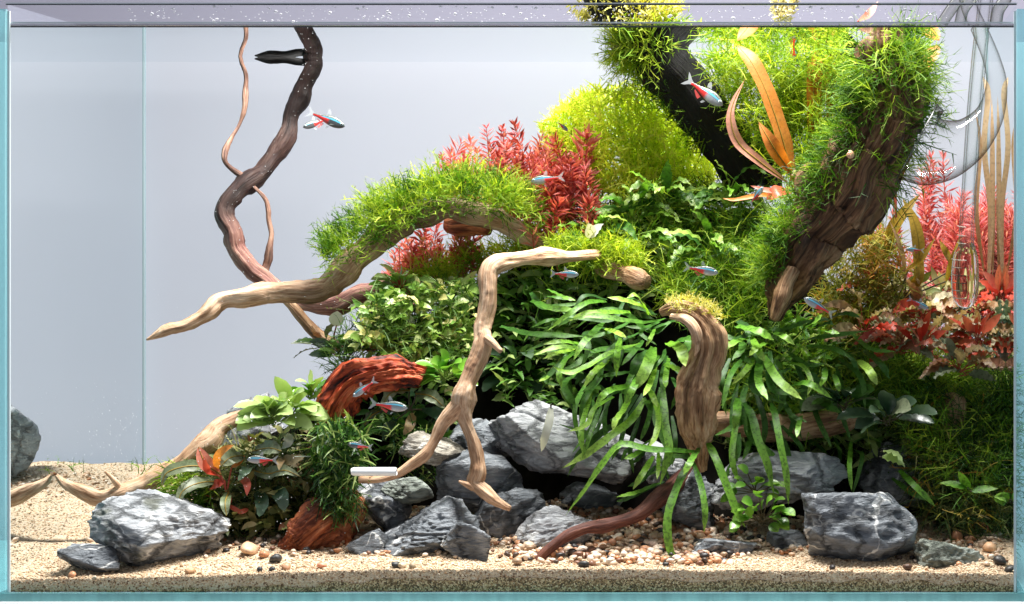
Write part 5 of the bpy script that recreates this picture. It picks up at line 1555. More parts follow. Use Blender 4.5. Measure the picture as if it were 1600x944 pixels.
leaf_set('red_leaf_plant', 'red leaved plant with scarlet and orange upright leaves by the bent branch', (355, 770), 0.075, [
    ([(345, 742), (322, 725), (310, 698)], 24, 'pink_leaf', 0.02, 'oval', -0.01), ([(338, 738), (340, 715), (352, 702), (366, 695)], 14, 'orange_leaf', 0.03, 'lance', -0.015),
    ([(345, 745), (325, 735), (318, 712)], 13, 'crypt_red', 0.0, 'lance', -0.02), ([(358, 768), (352, 785), (354, 806)], 16, 'grey_leaf', 0.08, 'oval', -0.02),
    ([(352, 752), (335, 758), (328, 764)], 16, 'crypt_red', 0.0, 'oval', 0.01), ([(362, 730), (372, 722), (384, 712)], 12, 'orange_leaf', 0.05, 'lance', 0.01),
    ([(358, 790), (375, 800), (388, 795)], 8, 'crypt_red', 0.0, 'ribbon', 0.0),
], 'stem_red')
leaf_set('grey_leaf_plant', 'drooping grey green wavy leaves over the left mound', (400, 740), 0.085, [
    ([(340, 735), (300, 728), (262, 738), (252, 760)], 20, 'grey_leaf', 0.10, 'lance', -0.02), ([(345, 752), (310, 755), (285, 768), (278, 790)], 22, 'grey_leaf', 0.08, 'lance', -0.025),
    ([(380, 712), (360, 715), (345, 728)], 28, 'grey_leaf', 0.08, 'oval', -0.02), ([(395, 705), (420, 700), (440, 705)], 26, 'grey_leaf', 0.10, 'oval', -0.02),
    ([(395, 735), (420, 740), (445, 735), (470, 745)], 22, 'grey_leaf', 0.12, 'lance', -0.02), ([(400, 725), (385, 735), (372, 752)], 20, 'dark_leaf', 0.10, 'lance', -0.02),
    ([(430, 720), (455, 720), (478, 712)], 20, 'crypt', 0.10, 'lance', -0.01), ([(420, 760), (440, 775), (445, 800)], 24, 'dark_leaf', 0.08, 'oval', -0.02),
    ([(400, 765), (410, 785), (405, 808)], 22, 'dark_leaf', 0.08, 'oval', -0.02), ([(440, 700), (450, 690), (452, 676)], 16, 'white_leaf', 0.08, 'oval', 0.0),
    ([(370, 745), (385, 755), (386, 775)], 14, 'pink_leaf', 0.06, 'lance', -0.02), ([(445, 715), (438, 722), (436, 735)], 12, 'crypt', 0.05, 'lance', -0.02),
], 'stem_dark')
leaf_set('cave_leaf_plant', 'mottled drooping leaves under the arch of the red log', (640, 640), 0.105, [
    ([(640, 610), (610, 615), (595, 640)], 20, 'grey_leaf', 0.12, 'lance', -0.01), ([(650, 615), (675, 620), (698, 640)], 22, 'grey_leaf', 0.14, 'lance', -0.01),
    ([(600, 640), (580, 650), (565, 670)], 18, 'grey_leaf', 0.12, 'lance', -0.01), ([(660, 640), (690, 650), (700, 675)], 20, 'dark_leaf', 0.12, 'oval', -0.01),
    ([(645, 645), (640, 665), (630, 680)], 16, 'crypt', 0.10, 'lance', -0.01), ([(620, 655), (605, 670), (600, 690)], 16, 'dark_leaf', 0.08, 'oval', 0.0),
], 'stem_dark')

# ------------------------------------------------------------------ orange sword leaves
leaf_set('orange_sword_plant', 'tall orange ribbon leaved plant reaching the surface before the black trunk', (1232, 300), 0.12, [
    ([(1236, 270), (1222, 215), (1200, 150), (1176, 100), (1152, 62)], 27, 'orange_leaf', 0.03, 'ribbon', 0.01),
    ([(1230, 285), (1190, 255), (1155, 225), (1142, 190), (1146, 160), (1165, 122)], 17, 'pink_leaf', 0.04, 'lance', 0.0),
    ([(1236, 270), (1215, 240), (1200, 215), (1185, 190)], 24, 'orange_leaf', 0.02, 'lance', -0.005),
    ([(1236, 300), (1215, 300), (1198, 312)], 24, 'crypt_red', 0.02, 'oval', -0.01), ([(1238, 300), (1245, 280), (1240, 262)], 20, 'olive_leaf', 0.02, 'lance', -0.005),
    ([(1230, 300), (1200, 298), (1172, 290)], 10, 'pink_leaf', 0.04, 'lance', -0.01), ([(1225, 310), (1190, 305), (1150, 312), (1128, 310)], 8, 'orange_leaf', 0.06, 'lance', -0.01),
], 'stem_red', n=20)
leaf_set('rear_sword_plant', 'two upright orange ribbon leaves showing through the bright moss', (1280, 330), 0.165, [
    ([(1276, 250), (1272, 180), (1272, 120), (1280, 72)], 24, 'orange_leaf', 0.02, 'ribbon', 0.0), ([(1290, 240), (1300, 180), (1296, 120), (1294, 72)], 20, 'orange_leaf', 0.02, 'ribbon', 0.0),
], 'stem_red', n=20)
leaf_set('far_sword_plant', 'orange ribbon leaf bending at the surface between trunk and pipes', (1400, 340), 0.13, [
    ([(1398, 240), (1428, 150), (1445, 100), (1468, 66)], 26, 'orange_leaf', 0.02, 'ribbon', 0.0), ([(1400, 300), (1425, 210), (1440, 150)], 14, 'orange_leaf', 0.02, 'lance', 0.03),
], 'stem_red', n=20)
leaf_set('olive_blade_plant', 'crossing olive orange blades below the trunk and glass bell', (1405, 470), 0.15, [
    ([(1385, 400), (1395, 360), (1415, 330), (1438, 303)], 22, 'olive_leaf', 0.02, 'lance', -0.01), ([(1432, 440), (1436, 390), (1428, 345), (1410, 310)], 20, 'olive_leaf', 0.02, 'lance', 0.0),
    ([(1415, 440), (1408, 390), (1390, 345)], 9, 'brown_ribbon', 0.02, 'lance', -0.01), ([(1420, 420), (1440, 405), (1462, 370)], 10, 'olive_leaf', 0.02, 'lance', -0.005),
    ([(1490, 420), (1478, 395), (1468, 375)], 12, 'olive_leaf', 0.02, 'lance', -0.01), ([(1478, 440), (1490, 405), (1500, 370)], 12, 'olive_leaf', 0.02, 'lance', -0.01), ([(1424, 450), (1436, 430), (1432, 380)], 16, 'olive_leaf', 0.02, 'ribbon', 0.0),
], 'stem_dark', n=16)
leaf_set('brown_ribbon_plant', 'tall thin brown ribbon leaves standing behind the glass pipes', (1555, 480), 0.20, [
    ([(1545, 430), (1548, 330), (1538, 230), (1544, 150), (1536, 120)], 9, 'brown_ribbon', 0.05, 'ribbon', 0.0), ([(1552, 430), (1556, 330), (1566, 220), (1552, 150)], 9, 'brown_ribbon', 0.05, 'lance', 0.01),
    ([(1538, 430), (1526, 330), (1532, 230), (1524, 170)], 8, 'brown_ribbon', 0.05, 'lance', -0.01),
], 'stem_dark', n=20)

# ------------------------------------------------------------------ bronze wavy plants at the right
CY = [((1350, 520), 0.13, 'bronze wavy leaved plant under the olive blades'), ((1410, 545), 0.115, 'bronze wavy leaved plant with a red heart beside the broad fern'), ((1465, 535), 0.12, 'bronze and scarlet leaved plant below the glass intake bulb'), ((1530, 540), 0.12, 'scarlet centred wavy plant at the foot of the pipes'), ((1575, 545), 0.13, 'bronze wavy plant pressed against the end glass'), ((1440, 500), 0.15, 'bronze plant behind the small fish at the blades'), ((1520, 490), 0.16, 'bronze leaves behind the glass intake bulb'), ((1380, 480), 0.16, 'mottled bronze leaves at the trunk foot'), ((1500, 580), 0.105, 'lowest bronze plant above the spreading moss threads')]
for (c, Y, lab) in CY:
    rosette('bronze_plant', lab, 'crypt', c, Y, 15, (42, 72), (13, 21), 'lance', (-1.7, 1.7), 0.4, 'bronze wavy leaved plants at the pipe end', 'stem_red', 0.18, 0.5, 16, 0.8, 0.35, ['crypt', 'crypt', 'crypt', 'crypt_red', 'grey_leaf'], rk=5)
for (c, Y, lab) in (((1440, 545), 0.105, 'scarlet young leaves rising left of the intake bulb'), ((1525, 535), 0.108, 'scarlet young leaves right below the intake bulb'), ((1565, 470), 0.14, 'pink young leaves at the end glass')):
    rosette('scarlet_plant', lab, 'crypt_red', c, Y, 6, (34, 50), (12, 18), 'lance', (-0.8, 0.8), 0.8, None, 'stem_red', 0.04, 0.15, 10, 0.5, 0.3, ['crypt_red', 'crypt_red', 'pink_leaf'])


# ------------------------------------------------------------------ undergrowth between the plants
def under(label, mat, poly, n, L, w, dy=-0.02, spread=0.012, prof='lance', yfun=None, thr=-0.4, up=(0, -0.45, 0.8)):
    xs, ys = [p[0] for p in poly], [p[1] for p in poly]
    mb = MB()
    k = guard = 0
    while k < n and guard < n * 40:
        guard += 1
        px, py = U(min(xs), max(xs)), U(min(ys), max(ys))
        if not in_poly(px, py, poly) or noise.noise(Vector((px / 30, py / 30, len(label) * 1.3))) < thr + U(-0.2, 0.2):
            continue
        Y = (yfun(px, py) if yfun else m_y(px, py)) + dy + U(-1, 1) * spread
        Y = min(max(Y, 0.012), DEPTH - 0.012)
        p = P(px, py, Y)
        ll = U(*L) * M(Y)
        d = (Vector((U(-1, 1), U(-0.9, 0.1), U(-0.35, 0.8)))).normalized()
        p1 = p + d * ll * 0.5
        p2 = p1 + (d + Vector((0, -0.1, -U(0.1, 0.8)))).normalized() * ll * 0.5
        for q in (p, p1, p2):
            keep_in(q)
        v = min(1.0, max(0.0, 0.62 * rng.random() + 0.5 * noise.noise(p * 60) + 0.18))
        leaf(mb, [p, p1, p2], U(*w) * M(Y), prof, Vector(up) + gv(0.45), 6, 0.25, U(0.02, 0.12), 3, v)
        k += 1
    return tag(mb.build('undergrowth', MT[mat]), label, 'undergrowth', kind='stuff')


under('pale small leaves crowding the slope left of the forked branch', 'under_pale', [(555, 480), (620, 450), (740, 440), (745, 520), (700, 620), (640, 560), (560, 570)], 680, (15, 29), (7, 13), -0.05)
under('dark leaves filling the gap between forked branch and fern', 'under_dark', [(775, 425), (1010, 430), (1010, 520), (900, 640), (780, 630)], 620, (18, 44), (5, 12), -0.03)
under('green leaves and fronds filling the middle of the slope', 'under_green', [(880, 375), (950, 345), (1000, 300), (1200, 285), (1215, 430), (1010, 440), (890, 420)], 800, (14, 36), (4, 10), -0.025)
under('narrow dark leaves filling the slope behind the broad fern', 'under_dark', [(1120, 500), (1400, 480), (1440, 600), (1400, 720), (1300, 700), (1130, 690)], 620, (28, 60), (6, 12), -0.02, prof='fern')
under('green narrow leaves caught in the fern right of the stump', 'under_green', [(1130, 500), (1330, 490), (1400, 560), (1330, 640), (1140, 640)], 180, (24, 50), (6, 11), -0.035, prof='fern')
under('dull brown leaves in the shade of the pipe end corner', 'under_brown', [(1400, 570), (1590, 560), (1590, 800), (1500, 830), (1430, 760)], 420, (16, 40), (5, 12), -0.035, 0.02)
under('brown green leaf litter on the left mound', 'under_brown', [(275, 735), (390, 685), (470, 670), (500, 700), (490, 830), (340, 835)], 420, (14, 34), (7, 15), -0.02, 0.016)
under('dark leaves under the arch of the red log', 'under_dark', [(570, 620), (700, 610), (720, 690), (600, 710)], 150, (18, 36), (7, 14), -0.03)
under('mottled leaves at the foot of the trunk', 'under_brown', [(1290, 440), (1430, 430), (1590, 450), (1590, 560), (1420, 580), (1300, 520)], 420, (18, 42), (6, 13), -0.02, 0.02)


# ------------------------------------------------------------------ fish
def fish_mat(name='tetra_skin', k=1.0):
    m, nt, out = new_mat(name)
    t = nd(nt, 'ShaderNodeAttribute', attribute_name='var').outputs['Fac']
    v = nd(nt, 'ShaderNodeAttribute', attribute_name='tip').outputs['Fac']
    tc = nd(nt, 'ShaderNodeTexCoord')
    vo = nd(nt, 'ShaderNodeTexVoronoi')
    vo.inputs['Scale'].default_value = 1400
    nt.links.new(tc.outputs['Object'], vo.inputs['Vector'])
    body = ramp(nt, v, [(0.0, (0.52 * k, 0.50 * k, 0.50 * k)), (0.40, (0.36 * k, 0.38 * k, 0.42 * k)), (0.58, (0.16 * k, 0.19 * k, 0.22 * k)), (0.74, (0.06, 0.075, 0.075)), (1.0, (0.09, 0.10, 0.08))]).outputs[0]
    red = math_n(nt, 'MULTIPLY', ramp(nt, t, [(0.46, 0.0), (0.54, 1.0)]).outputs[0], ramp(nt, v, [(0.60, 1.0), (0.72, 0.0)]).outputs[0])
    c = mixc(nt, red, body, (0.82, 0.035, 0.03))
    line = math_n(nt, 'ADD', v, math_n(nt, 'MULTIPLY', t, 0.04))
    blue = math_n(nt, 'MULTIPLY', ramp(nt, line, [(0.58, 0.0), (0.63, 1.0), (0.74, 1.0), (0.79, 0.0)]).outputs[0], ramp(nt, t, [(0.04, 0.0), (0.10, 1.0), (0.66, 1.0), (0.80, 0.0)]).outputs[0])
    c = mixc(nt, blue, c, (0.16, 0.58, 0.78))
    b = nd(nt, 'ShaderNodeBsdfPrincipled')
    nt.links.new(c, b.inputs['Base Color'])
    b.inputs['Roughness'].default_value = 0.28
    b.inputs['Specular IOR Level'].default_value = 0.7
    nt.links.new(math_n(nt, 'MULTIPLY', blue, 0.45), b.inputs['Metallic'])
    bp = nd(nt, 'ShaderNodeBump')
    bp.inputs['Strength'].default_value = 0.25
    bp.inputs['Distance'].default_value = 0.0003
    nt.links.new(vo.outputs['Distance'], bp.inputs['Height'])
    nt.links.new(bp.outputs[0], b.inputs['Normal'])
    nt.links.new(b.outputs[0], out.inputs[0])
    return m


def fin_mat(name, color, clear):
    m, nt, out = new_mat(name)
    t = nd(nt, 'ShaderNodeBsdfTransparent')
    b = nd(nt, 'ShaderNodeBsdfPrincipled')
    b.inputs['Base Color'].default_value = (*color, 1)
    b.inputs['Roughness'].default_value = 0.3
    mx = nd(nt, 'ShaderNodeMixShader')
    mx.inputs[0].default_value = clear
    nt.links.new(b.outputs[0], mx.inputs[1])
    nt.links.new(t.outputs[0], mx.inputs[2])
    nt.links.new(mx.outputs[0], out.inputs[0])
    return m


MT['fish'] = fish_mat()
MT['fish_dark'] = fish_mat('dark_tetra_skin', 0.22)
MT['fin'] = fin_mat('clear_fin', (0.75, 0.78, 0.8), 0.55)
MT['fin_red'] = fin_mat('red_fin', (0.75, 0.10, 0.09), 0.35)
MT['eye'] = plain('silver_eye', (0.62, 0.72, 0.75), 0.15, 0.8)
MT['pupil'] = plain('black_pupil', (0.004, 0.004, 0.005), 0.1, 0.8)


def local_mesh(name, mb, mat, smooth=True):
    o = mb.build(name, mat, None, Vector((0, 0, 0)), smooth)
    me = o.data
    bpy.data.objects.remove(o)
    return me


def fish_meshes():
    """a tetra one unit long, head towards +x."""
    H = [(t_, h_ * 0.84) for t_, h_ in [(0.0, .012), (.03, .045), (.08, .078), (.16, .112), (.28, .138), (.40, .142), (.52, .125), (.64, .095), (.76, .062), (.88, .040), (.97, .036), (1.0, .034)]]
    mb = MB()
    sides, n = 20, 28
    vv, va, tp = [], [], []
    for i in range(n + 1):
        t = i / n
        h = interp(t, H)
        x = 0.42 - 0.80 * t
        zc = 0.012 * math.sin(math.pi * t) - 0.008
        for k in range(sides):
            a = 2 * math.pi * k / sides
            s_, c = math.sin(a), math.cos(a)
            wy = h * 0.46 * (1 - 0.25 * max(0, t - 0.5))
            vv.append((x, c * wy, zc + s_ * h * (1.0 if s_ > 0 else 1.12)))
            va.append(t)
            tp.append(0.5 + 0.5 * s_)
    ff = [(i * sides + k, (i + 1) * sides + k, (i + 1) * sides + (k + 1) % sides, i * sides + (k + 1) % sides) for i in range(n) for k in range(sides)]
    for e, x in ((0, 0.426), (n, -0.385)):
        vv.append((x, 0, -0.006)); va.append(e / n); tp.append(0.5)
        for k in range(sides):
            ff.append((e * sides + k, e * sides + (k + 1) % sides, len(vv) - 1) if e == 0 else (e * sides + (k + 1) % sides, e * sides + k, len(vv) - 1))
    mb.add(vv, ff, va, tp)
    out = {'body': local_mesh('tetra_body', mb, MT['fish']), 'dark_body': local_mesh('dark_tetra_body', mb, MT['fish_dark'])}

    def fin(name, outline, mat, y=0.0, splay=0.0):
        m2 = MB()
        cx_ = sum(p[0] for p in outline) / len(outline)
        cz_ = sum(p[1] for p in outline) / len(outline)
        v2 = [(cx_, y + splay * 0.5, cz_)] + [(p[0], y + splay * (j / len(outline)), p[1]) for j, p in enumerate(outline)]
        m_ = len(outline)
        m2.add(v2, [(0, 1 + j, 1 + (j + 1) % m_) for j in range(m_)])
        return local_mesh(name, m2, mat, False)
    out['tail_fin'] = fin('tetra_tail', [(-0.36, 0.03), (-0.42, 0.06), (-0.50, 0.12), (-0.56, 0.15), (-0.52, 0.07), (-0.46, 0.0), (-0.52, -0.07), (-0.56, -0.15), (-0.49, -0.12), (-0.42, -0.06), (-0.36, -0.03)], MT['fin'])
    out['dorsal_fin'] = fin('tetra_dorsal', [(0.04, 0.13), (-0.02, 0.22), (-0.06, 0.25), (-0.09, 0.19), (-0.07, 0.115)], MT['fin'])
    out['anal_fin'] = fin('tetra_anal', [(-0.06, -0.13), (-0.09, -0.20), (-0.14, -0.18), (-0.24, -0.10), (-0.25, -0.065)], MT['fin_red'])
    out['pelvic_fin'] = fin('tetra_pelvic', [(0.08, -0.15), (0.03, -0.22), (-0.01, -0.22), (0.02, -0.15)], MT['fin'])
    out['pectoral_fin'] = fin('tetra_pectoral', [(0.19, -0.05), (0.12, -0.10), (0.07, -0.12), (0.09, -0.07)], MT['fin'], -0.055, -0.03)
    for nm, r, mat in (('eye', 0.036, MT['eye']), ('pupil', 0.021, MT['pupil'])):
        m2 = MB()
        m2.add([(v[0] * r, v[1] * r * 0.45, v[2] * r) for v in ICO[2][0]], ICO[2][1])
        out[nm] = local_mesh('tetra_' + nm, m2, mat)
    return out


FM = fish_meshes()


def fish(px, py, Y, length, facing, tilt, yaw, label):
    r = bpy.data.objects.new('tetra_fish', None)
    r.empty_display_size = 0.01
    col.objects.link(r)
    v = P(px, py, Y)
    r.location = v
    r.scale = (length * M(Y),) * 3
    ang = math.radians(tilt)
    rz = (0 if facing > 0 else math.pi) + math.radians(yaw)
    r.rotation_mode = 'QUATERNION'
    r.rotation_quaternion = Quaternion((0, 1, 0), -ang * facing) @ Quaternion((0, 0, 1), rz)
    tag(r, label, 'fish', 'small neon coloured tetras')

    def kid(nm, key, parent, loc=(0, 0, 0)):
        o = bpy.data.objects.new(nm, FM[key])
        col.objects.link(o)
        o.parent = parent
        o.location = loc
        return o
    kid('body', 'dark_body' if 'dark' in label else 'body', r)
    for k in ('tail_fin', 'dorsal_fin', 'anal_fin', 'pelvic_fin', 'pectoral_fin'):
        kid(k, k, r)
    for s in (-1, 1):
        e = kid('eye', 'eye', r, (0.335, s * 0.034, 0.022))
        kid('pupil', 'pupil', e, (0.004, s * 0.010, 0))
    return r


for f_ in [
    (513, 187, .20, 66, 1, -22, 0, 'dark backed fish swimming right beside the tall twisted stem'),
    (491, 193, .215, 46, -1, -22, 30, 'small dark fish turned away behind the fish by the twisted stem'),
    (1104, 146, .125, 76, 1, -36, -8, 'fish diving in front of the black trunk'),
    (1243, 86, .165, 42, 1, -78, 10, 'blue fish nosing down just under the water surface'),
    (885, 428, .06, 46, 1, -2, 0, 'fish under the bend of the forked branch'),
    (1099, 422, .06, 56, 1, -10, 5, 'slender fish in front of the moss threads right of the driftwood stub'),
    (1277, 477, .05, 56, -1, 30, 8, 'pale fish rising left of the bronze plants, under the trunk'),
    (1428, 390, .13, 32, -1, 5, 20, 'tiny fish between the olive blades and the rosy plants'),
    (1437, 475, .10, 38, 1, -26, -10, 'small fish hovering over the bronze leaves left of the intake bulb'),
    (880, 198, .185, 26, 1, -42, 30, 'tiny fish in front of the yellow green bush'),
    (852, 280, .155, 54, -1, -8, 5, 'fish among the deep red stem plants'),
    (567, 608, .052, 46, -1, -36, 5, 'fish heading down in front of the red log'),
    (611, 634, .045, 62, 1, -7, 0, 'bright blue striped fish below the arch of the red log'),
    (560, 696, .045, 40, -1, 10, 15, 'small fish in front of the dark spiky moss'),
    (407, 718, .055, 50, -1, 2, 0, 'blue and red fish beside the red leaved plant'),
    (1183, 304, .085, 36, 1, 52, 0, 'small fish pointing up below the pink ribbon leaf'),
]:
    fish(*f_)

# ------------------------------------------------------------------ shrimp, snail, bits
def shrimp_mat():
    m, nt, out = new_mat('banded_shrimp_shell')
    t = nd(nt, 'ShaderNodeAttribute', attribute_name='var').outputs['Fac']
    c = ramp(nt, t, [(0.0, (0.8, 0.72, 0.68)), (0.14, (0.62, 0.03, 0.02)), (0.36, (0.82, 0.74, 0.68)), (0.52, (0.55, 0.04, 0.03)), (0.60, (0.82, 0.76, 0.72)), (0.85, (0.6, 0.12, 0.1)), (0.92, (0.82, 0.76, 0.72))], 'CONSTANT').outputs[0]
    b = nd(nt, 'ShaderNodeBsdfPrincipled')
    b.inputs['Roughness'].default_value = 0.3
    nt.links.new(c, b.inputs['Base Color'])
    nt.links.new(b.outputs[0], out.inputs[0])
    return m


MT['shrimp'] = shrimp_mat()
Ys = 0.0075
sh = thing('bee_shrimp', 'tiny red and white banded shrimp on the sand before the porous rock', 'shrimp', P(1478, 910, Ys))
mb = MB()
spine = catmull([(1464, 903, 1.5), (1470, 900, 5), (1478, 900, 6.5), (1486, 898, 6), (1494, 898, 4.5), (1503, 901, 2.5)], 6)
sides = 12
vv, va = [], []
for i, q in enumerate(spine):
    ctr = P(q[0], q[1], Ys)
    for k in range(sides):
        a = 6.2832 * k / sides
        seg = 1 + 0.05 * math.cos(i * 2.1)
        vv.append((ctr.x, ctr.y + math.cos(a) * q[2] * 0.7 * S * seg, ctr.z + math.sin(a) * q[2] * S * seg))
        va.append(i / (len(spine) - 1))
mb.add(vv, [(i * sides + k, (i + 1) * sides + k, (i + 1) * sides + (k + 1) % sides, i * sides + (k + 1) % sides) for i in range(len(spine) - 1) for k in range(sides)], va)
mb.build('body', MT['shrimp'], sh)
for dx in (0, 4, 8, 12, 16):
    mb = MB()
    tube(mb, [P(1470 + dx, 903, Ys - 0.001), P(1468 + dx, 907, Ys - 0.002), P(1466 + dx, 910, Ys - 0.002)], 0.0002, 0.00012, 4, 2)
    mb.build('leg', MT['stem_red'], sh)
for a in ((1450, 896), (1448, 904)):
    mb = MB()
    tube(mb, [P(1465, 902, Ys), P(1457, 898, Ys - 0.002), P(*a, Ys - 0.004)], 0.00016, 0.00008, 4, 3)
    mb.build('antenna', MT['stem_red'], sh)
mb = MB()
leaf(mb, [P(1502, 901, Ys), P(1506, 903, Ys), P(1511, 906, Ys)], 7 * S, 'oval', Vector((0, -0.5, 0.8)), 4, 0.1)
mb.build('tail_fan', MT['shrimp'], sh)

mb = MB()
vv = []
c0 = P(1328, 242, 0.046)
N, sides = 40, 10
for i in range(N + 1):
    t = i / N
    a = t * 4.6 * math.pi
    R_ = 0.0021 * (0.12 + 0.88 * t)
    rr = 0.0013 * (0.15 + 0.85 * t)
    cc = Vector((c0.x + math.cos(a) * R_ * 0.8, c0.y + 0.0025 * t - 0.002, c0.z + math.sin(a) * R_ * 0.8))
    for k in range(sides):
        b_ = 6.2832 * k / sides
        vv.append((cc.x + math.cos(a) * math.cos(b_) * rr, cc.y + math.sin(b_) * rr, cc.z + math.sin(a) * math.cos(b_) * rr))
mb.add(vv, [(i * sides + k, i * sides + (k + 1) % sides, (i + 1) * sides + (k + 1) % sides, (i + 1) * sides + k) for i in range(N) for k in range(sides)])
tag(mb.build('snail', plain('salmon_snail_shell', (0.72, 0.40, 0.24), 0.3, 0.5, 500, 0.2)), 'tiny salmon coloured snail on the bare face of the thick trunk', 'snail')

# added bar standing in for a white streak of reflected light
mb = MB()
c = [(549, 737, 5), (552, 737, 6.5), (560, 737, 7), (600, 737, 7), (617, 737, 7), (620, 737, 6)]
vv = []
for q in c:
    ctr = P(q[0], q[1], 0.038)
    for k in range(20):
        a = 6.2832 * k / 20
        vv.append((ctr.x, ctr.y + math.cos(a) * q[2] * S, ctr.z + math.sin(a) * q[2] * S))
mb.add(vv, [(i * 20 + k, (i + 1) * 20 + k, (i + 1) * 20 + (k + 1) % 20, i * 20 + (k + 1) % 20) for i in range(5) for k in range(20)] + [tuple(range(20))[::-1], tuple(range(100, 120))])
tag(mb.build('streak_bar', plain('streak_white', (0.92, 0.95, 0.95), 0.35, 0.4)), 'white bar added for a streak of reflected light by the twig tip', 'tube')  # stands in for reflected light, no tube lies here

leaf_set('withered_leaf', 'withered white leaf with a brown stalk stuck on the pale cave rock', (862, 632), 0.072, [([(861, 638), (858, 660), (852, 682), (846, 706)], 13, 'white_leaf', 0.05, 'fern', -0.004)], 'stem_dark', 'leaf')
KEEP_TOP = False
leaf_set('emersed_leaf', 'pink leaf standing above the water surface beside the pipes', (1340, 36), 0.13, [([(1342, 32), (1358, 22), (1372, 2)], 14, 'pink_leaf', 0.03, 'lance', 0.0)], 'stem_red')


# ------------------------------------------------------------------ glass pipes
def solid_glass(name, ior):
    m, nt, out = new_mat(name)
    g = nd(nt, 'ShaderNodeBsdfGlass')
    g.inputs['Color'].default_value = (0.97, 0.975, 0.96, 1)
    g.inputs['Roughness'].default_value = 0.0
    g.inputs['IOR'].default_value = ior
    nt.links.new(g.outputs[0], out.inputs[0])
    return m


MT['solid'] = solid_glass('clear_pipe_glass', 1.22)
MT['bell'] = thin_glass_mat('bell_glass', (0.985, 0.985, 0.98), (0.10, 0.085, 0.07), 1.9, 0.015, 0.16)
MT['bulb'] = thin_glass_mat('thick_bulb_glass', (0.97, 0.97, 0.95), (0.10, 0.085, 0.07), 2.0, 0.05, 0.75, 0.12)
MT['pipe'] = thin_glass_mat('blown_glass', (0.985, 0.99, 0.985), (0.08, 0.07, 0.06), 2.2, 0.02, 0.6, 0.1)


def lathe_path(mb, path, sides=32, n=10):
    c = catmull([[*P(q[0], q[1], q[2]), q[3] * M(q[2])] for q in path], n)
    pos = [Vector(q[:3]) for q in c]
    nr = (pos[1] - pos[0]).orthogonal().normalized()
    vv = []
    for i, p in enumerate(pos):
        tn = (pos[min(i + 1, len(pos) - 1)] - pos[max(i - 1, 0)]).normalized()
        nr = (nr - tn * nr.dot(tn)).normalized()
        bn = tn.cross(nr)
        r = max(c[i][3], 0.0001)
        for k in range(sides):
            a = 6.2832 * k / sides
            vv.append(tuple(p + nr * (math.cos(a) * r) + bn * (math.sin(a) * r)))
    mb.add(vv, [(i * sides + k, i * sides + (k + 1) % sides, (i + 1) * sides + (k + 1) % sides, (i + 1) * sides + k) for i in range(len(pos) - 1) for k in range(sides)])
    return mb


Yi = 0.085
it = thing('glass_intake_pipe', 'clear glass intake pipe ending in a slotted bulb', 'glass pipe', P(1508, 484, Yi), 'glass filter pipes')
lathe_path(MB(), [(1543, -30, Yi, 12), (1538, 20, Yi, 12), (1530, 90, Yi, 12), (1522, 180, Yi, 12), (1516, 270, Yi, 12), (1511, 350, Yi, 12), (1510, 384, Yi, 12)]).build('tube', MT['pipe'], it)
lathe_path(MB(), [(1510, 380, Yi, 12), (1510, 389, Yi, 15), (1509, 400, Yi, 19), (1508, 425, Yi, 21.5), (1508, 455, Yi, 21), (1508, 472, Yi, 16), (1508, 481, Yi, 8), (1508, 484, Yi, 0.5)]).build('bulb', MT['solid'], it)
lathe_path(MB(), [(1543, -30, Yi, 8.5), (1538, 20, Yi, 8.5), (1530, 90, Yi, 8.5), (1522, 180, Yi, 8.5), (1516, 270, Yi, 8.5), (1511, 350, Yi, 8.5), (1510, 390, Yi, 9)]).build('tube_inner_wall', MT['pipe'], it)
MT['slot'] = plain('ground_glass_slot', (0.80, 0.74, 0.60), 0.3, 0.6)
for k, yy in enumerate((352, 366, 378, 404, 416, 428, 440, 452, 464)):
    mb = MB()
    rr = 12.6 if yy < 390 else 21.3 - max(0, (yy - 450) * 0.12)
    q = [P(1508 + rr * math.sin(a), yy + 3 * math.cos(a), Yi - rr * S * abs(math.cos(a))) for a in (-1.35, -0.9, -0.4, 0.1)]
    tube(mb, q, 0.00028, 0.00028, 5, 3)
    mb.build('slot', MT['slot'], it)
mb = MB()
c = P(1510, 385, Yi)
tube(mb, [Vector((c.x + 12.5 * S * math.cos(a), c.y + 12.5 * S * math.sin(a), c.z)) for a in [i * 0.3927 for i in range(17)]], 0.0005, 0.0005, 6, 2)
mb.build('weld_ring', MT['pipe'], it)

Yo = 0.032
ot = thing('glass_outflow_pipe', 'clear glass outflow pipe flaring into a lily shaped bell', 'glass pipe', P(1432, 280, Yo), 'glass filter pipes')
lathe_path(MB(), [(1508, -30, Yo, 13), (1514, 10, Yo, 13), (1532, 50, Yo, 13), (1550, 95, Yo, 14), (1557, 135, Yo, 17), (1546, 180, Yo, 23), (1518, 214, Yo, 34), (1484, 231, Yo, 47), (1455, 232, Yo, 59), (1434, 222, Yo, 66)], 48, 12).build('bell', MT['bell'], ot)
ax = (P(1434, 222, Yo) - P(1456, 234, Yo)).normalized()
e1 = Vector((0, 1, 0))
e2 = ax.cross(e1).normalized()
c = P(1433, 221.5, Yo)
mb = MB()
rr = 66 * M(Yo)
tube(mb, [c + e1 * (math.cos(a) * rr) + e2 * (math.sin(a) * rr) for a in [i * 2 * math.pi / 32 for i in range(33)]], 0.0006, 0.0006, 6, 2)
MT['rim'] = thin_glass_mat('thick_glass_rim', (0.86, 0.87, 0.84), (0.10, 0.085, 0.07), 1.0, 0.04, 0.2, 0.3)
mb.build('rim', MT['rim'], ot)
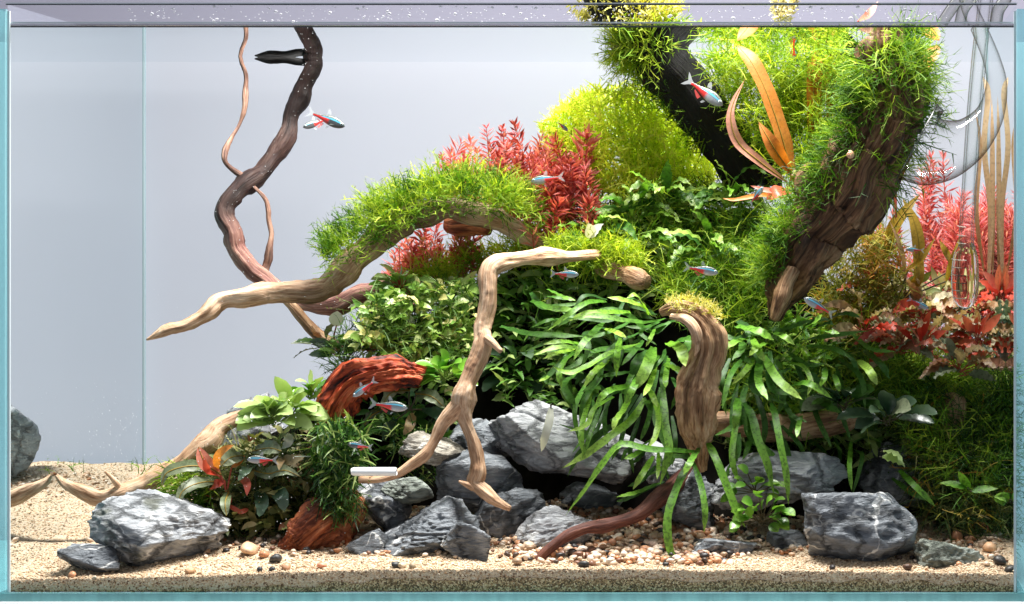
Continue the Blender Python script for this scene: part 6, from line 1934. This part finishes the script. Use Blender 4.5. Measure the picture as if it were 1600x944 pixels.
for k, path in enumerate((((1472, 36, .03, 9), (1484, 18, .03, 9), (1500, -4, .03, 9), (1520, -24, .03, 9)), ((1500, 36, .045, 9), (1506, 14, .045, 9), (1522, -6, .045, 9), (1545, -24, .045, 9)), ((1556, 36, .03, 10), (1560, 16, .03, 10), (1572, -4, .03, 10), (1580, -30, .03, 10)))):
    tag(lathe_path(MB(), path, 20, 6).build('bent_glass_tube', MT['rim']), ('thin bent glass tube above the water, farthest from the corner', 'thin bent glass tube above the water, the middle one', 'thin bent glass tube above the water, at the corner')[k], 'glass pipe', 'glass filter pipes')

# ------------------------------------------------------------------ bubbles, droplets
MT['bubble'] = plain('air_bubble', (0.92, 0.94, 0.95), 0.1, 0.9)
mb = MB()


def speck(p, r):
    mb.add([(p.x + v[0] * r, p.y + v[1] * r, p.z + v[2] * r) for v in ICO[1][0]], ICO[1][1])


for k in range(230):
    px = rng.gauss(160, 60) if k < 180 else U(236, 520)
    py = rng.gauss(680, 45) if k < 180 else U(430, 720)
    if 20 < px < 560 and 560 < py < 735 or (k >= 180 and px > 236):
        p = P(px, py, U(0.02, 0.28))
        if p.x > XL + 0.004:
            speck(p, U(0.35, 0.75) * S)
for k in range(240):
    t = rng.random() * (len(A_path) - 1)
    i = int(t)
    a, b_ = A_path[i], A_path[min(i + 1, len(A_path) - 1)]
    q = [lerp(a[j], b_[j], t - i) for j in range(4)]
    ang = U(-math.pi, 0)
    speck(P(q[0] + math.cos(ang) * q[3] * 1.1, q[1] + U(-8, 8), q[2]) + Vector((0, math.sin(ang) * q[3] * 1.2 * S, 0)), U(0.35, 0.75) * S)
for k in range(160):
    px, py = U(300, 560), U(650, 840)
    speck(P(px, py, U(0.05, 0.09)), U(0.4, 0.9) * S)
tag(mb.build('air_bubbles', MT['bubble'], smooth=True), 'fine white bubbles and specks floating round the driftwood', 'bubbles', kind='stuff')
mb = MB()
for k in range(420):
    px, py = U(200, 1480), U(10, 34)
    r = U(0.5, 1.2) * S if rng.random() < 0.85 else U(1.5, 3) * S
    p = P(px, py, -0.0026)
    mb.add([(p.x + v[0] * r * U(1, 1.6), p.y + v[1] * r * 0.3, p.z + v[2] * r) for v in ICO[1][0]], ICO[1][1])
MT['drop'] = fin_mat('dried_water_spot', (0.9, 0.9, 0.95), 0.35)
tag(mb.build('water_spots', MT['drop']), 'dried white water spots on the dry strip of front glass', 'water spots', kind='stuff')
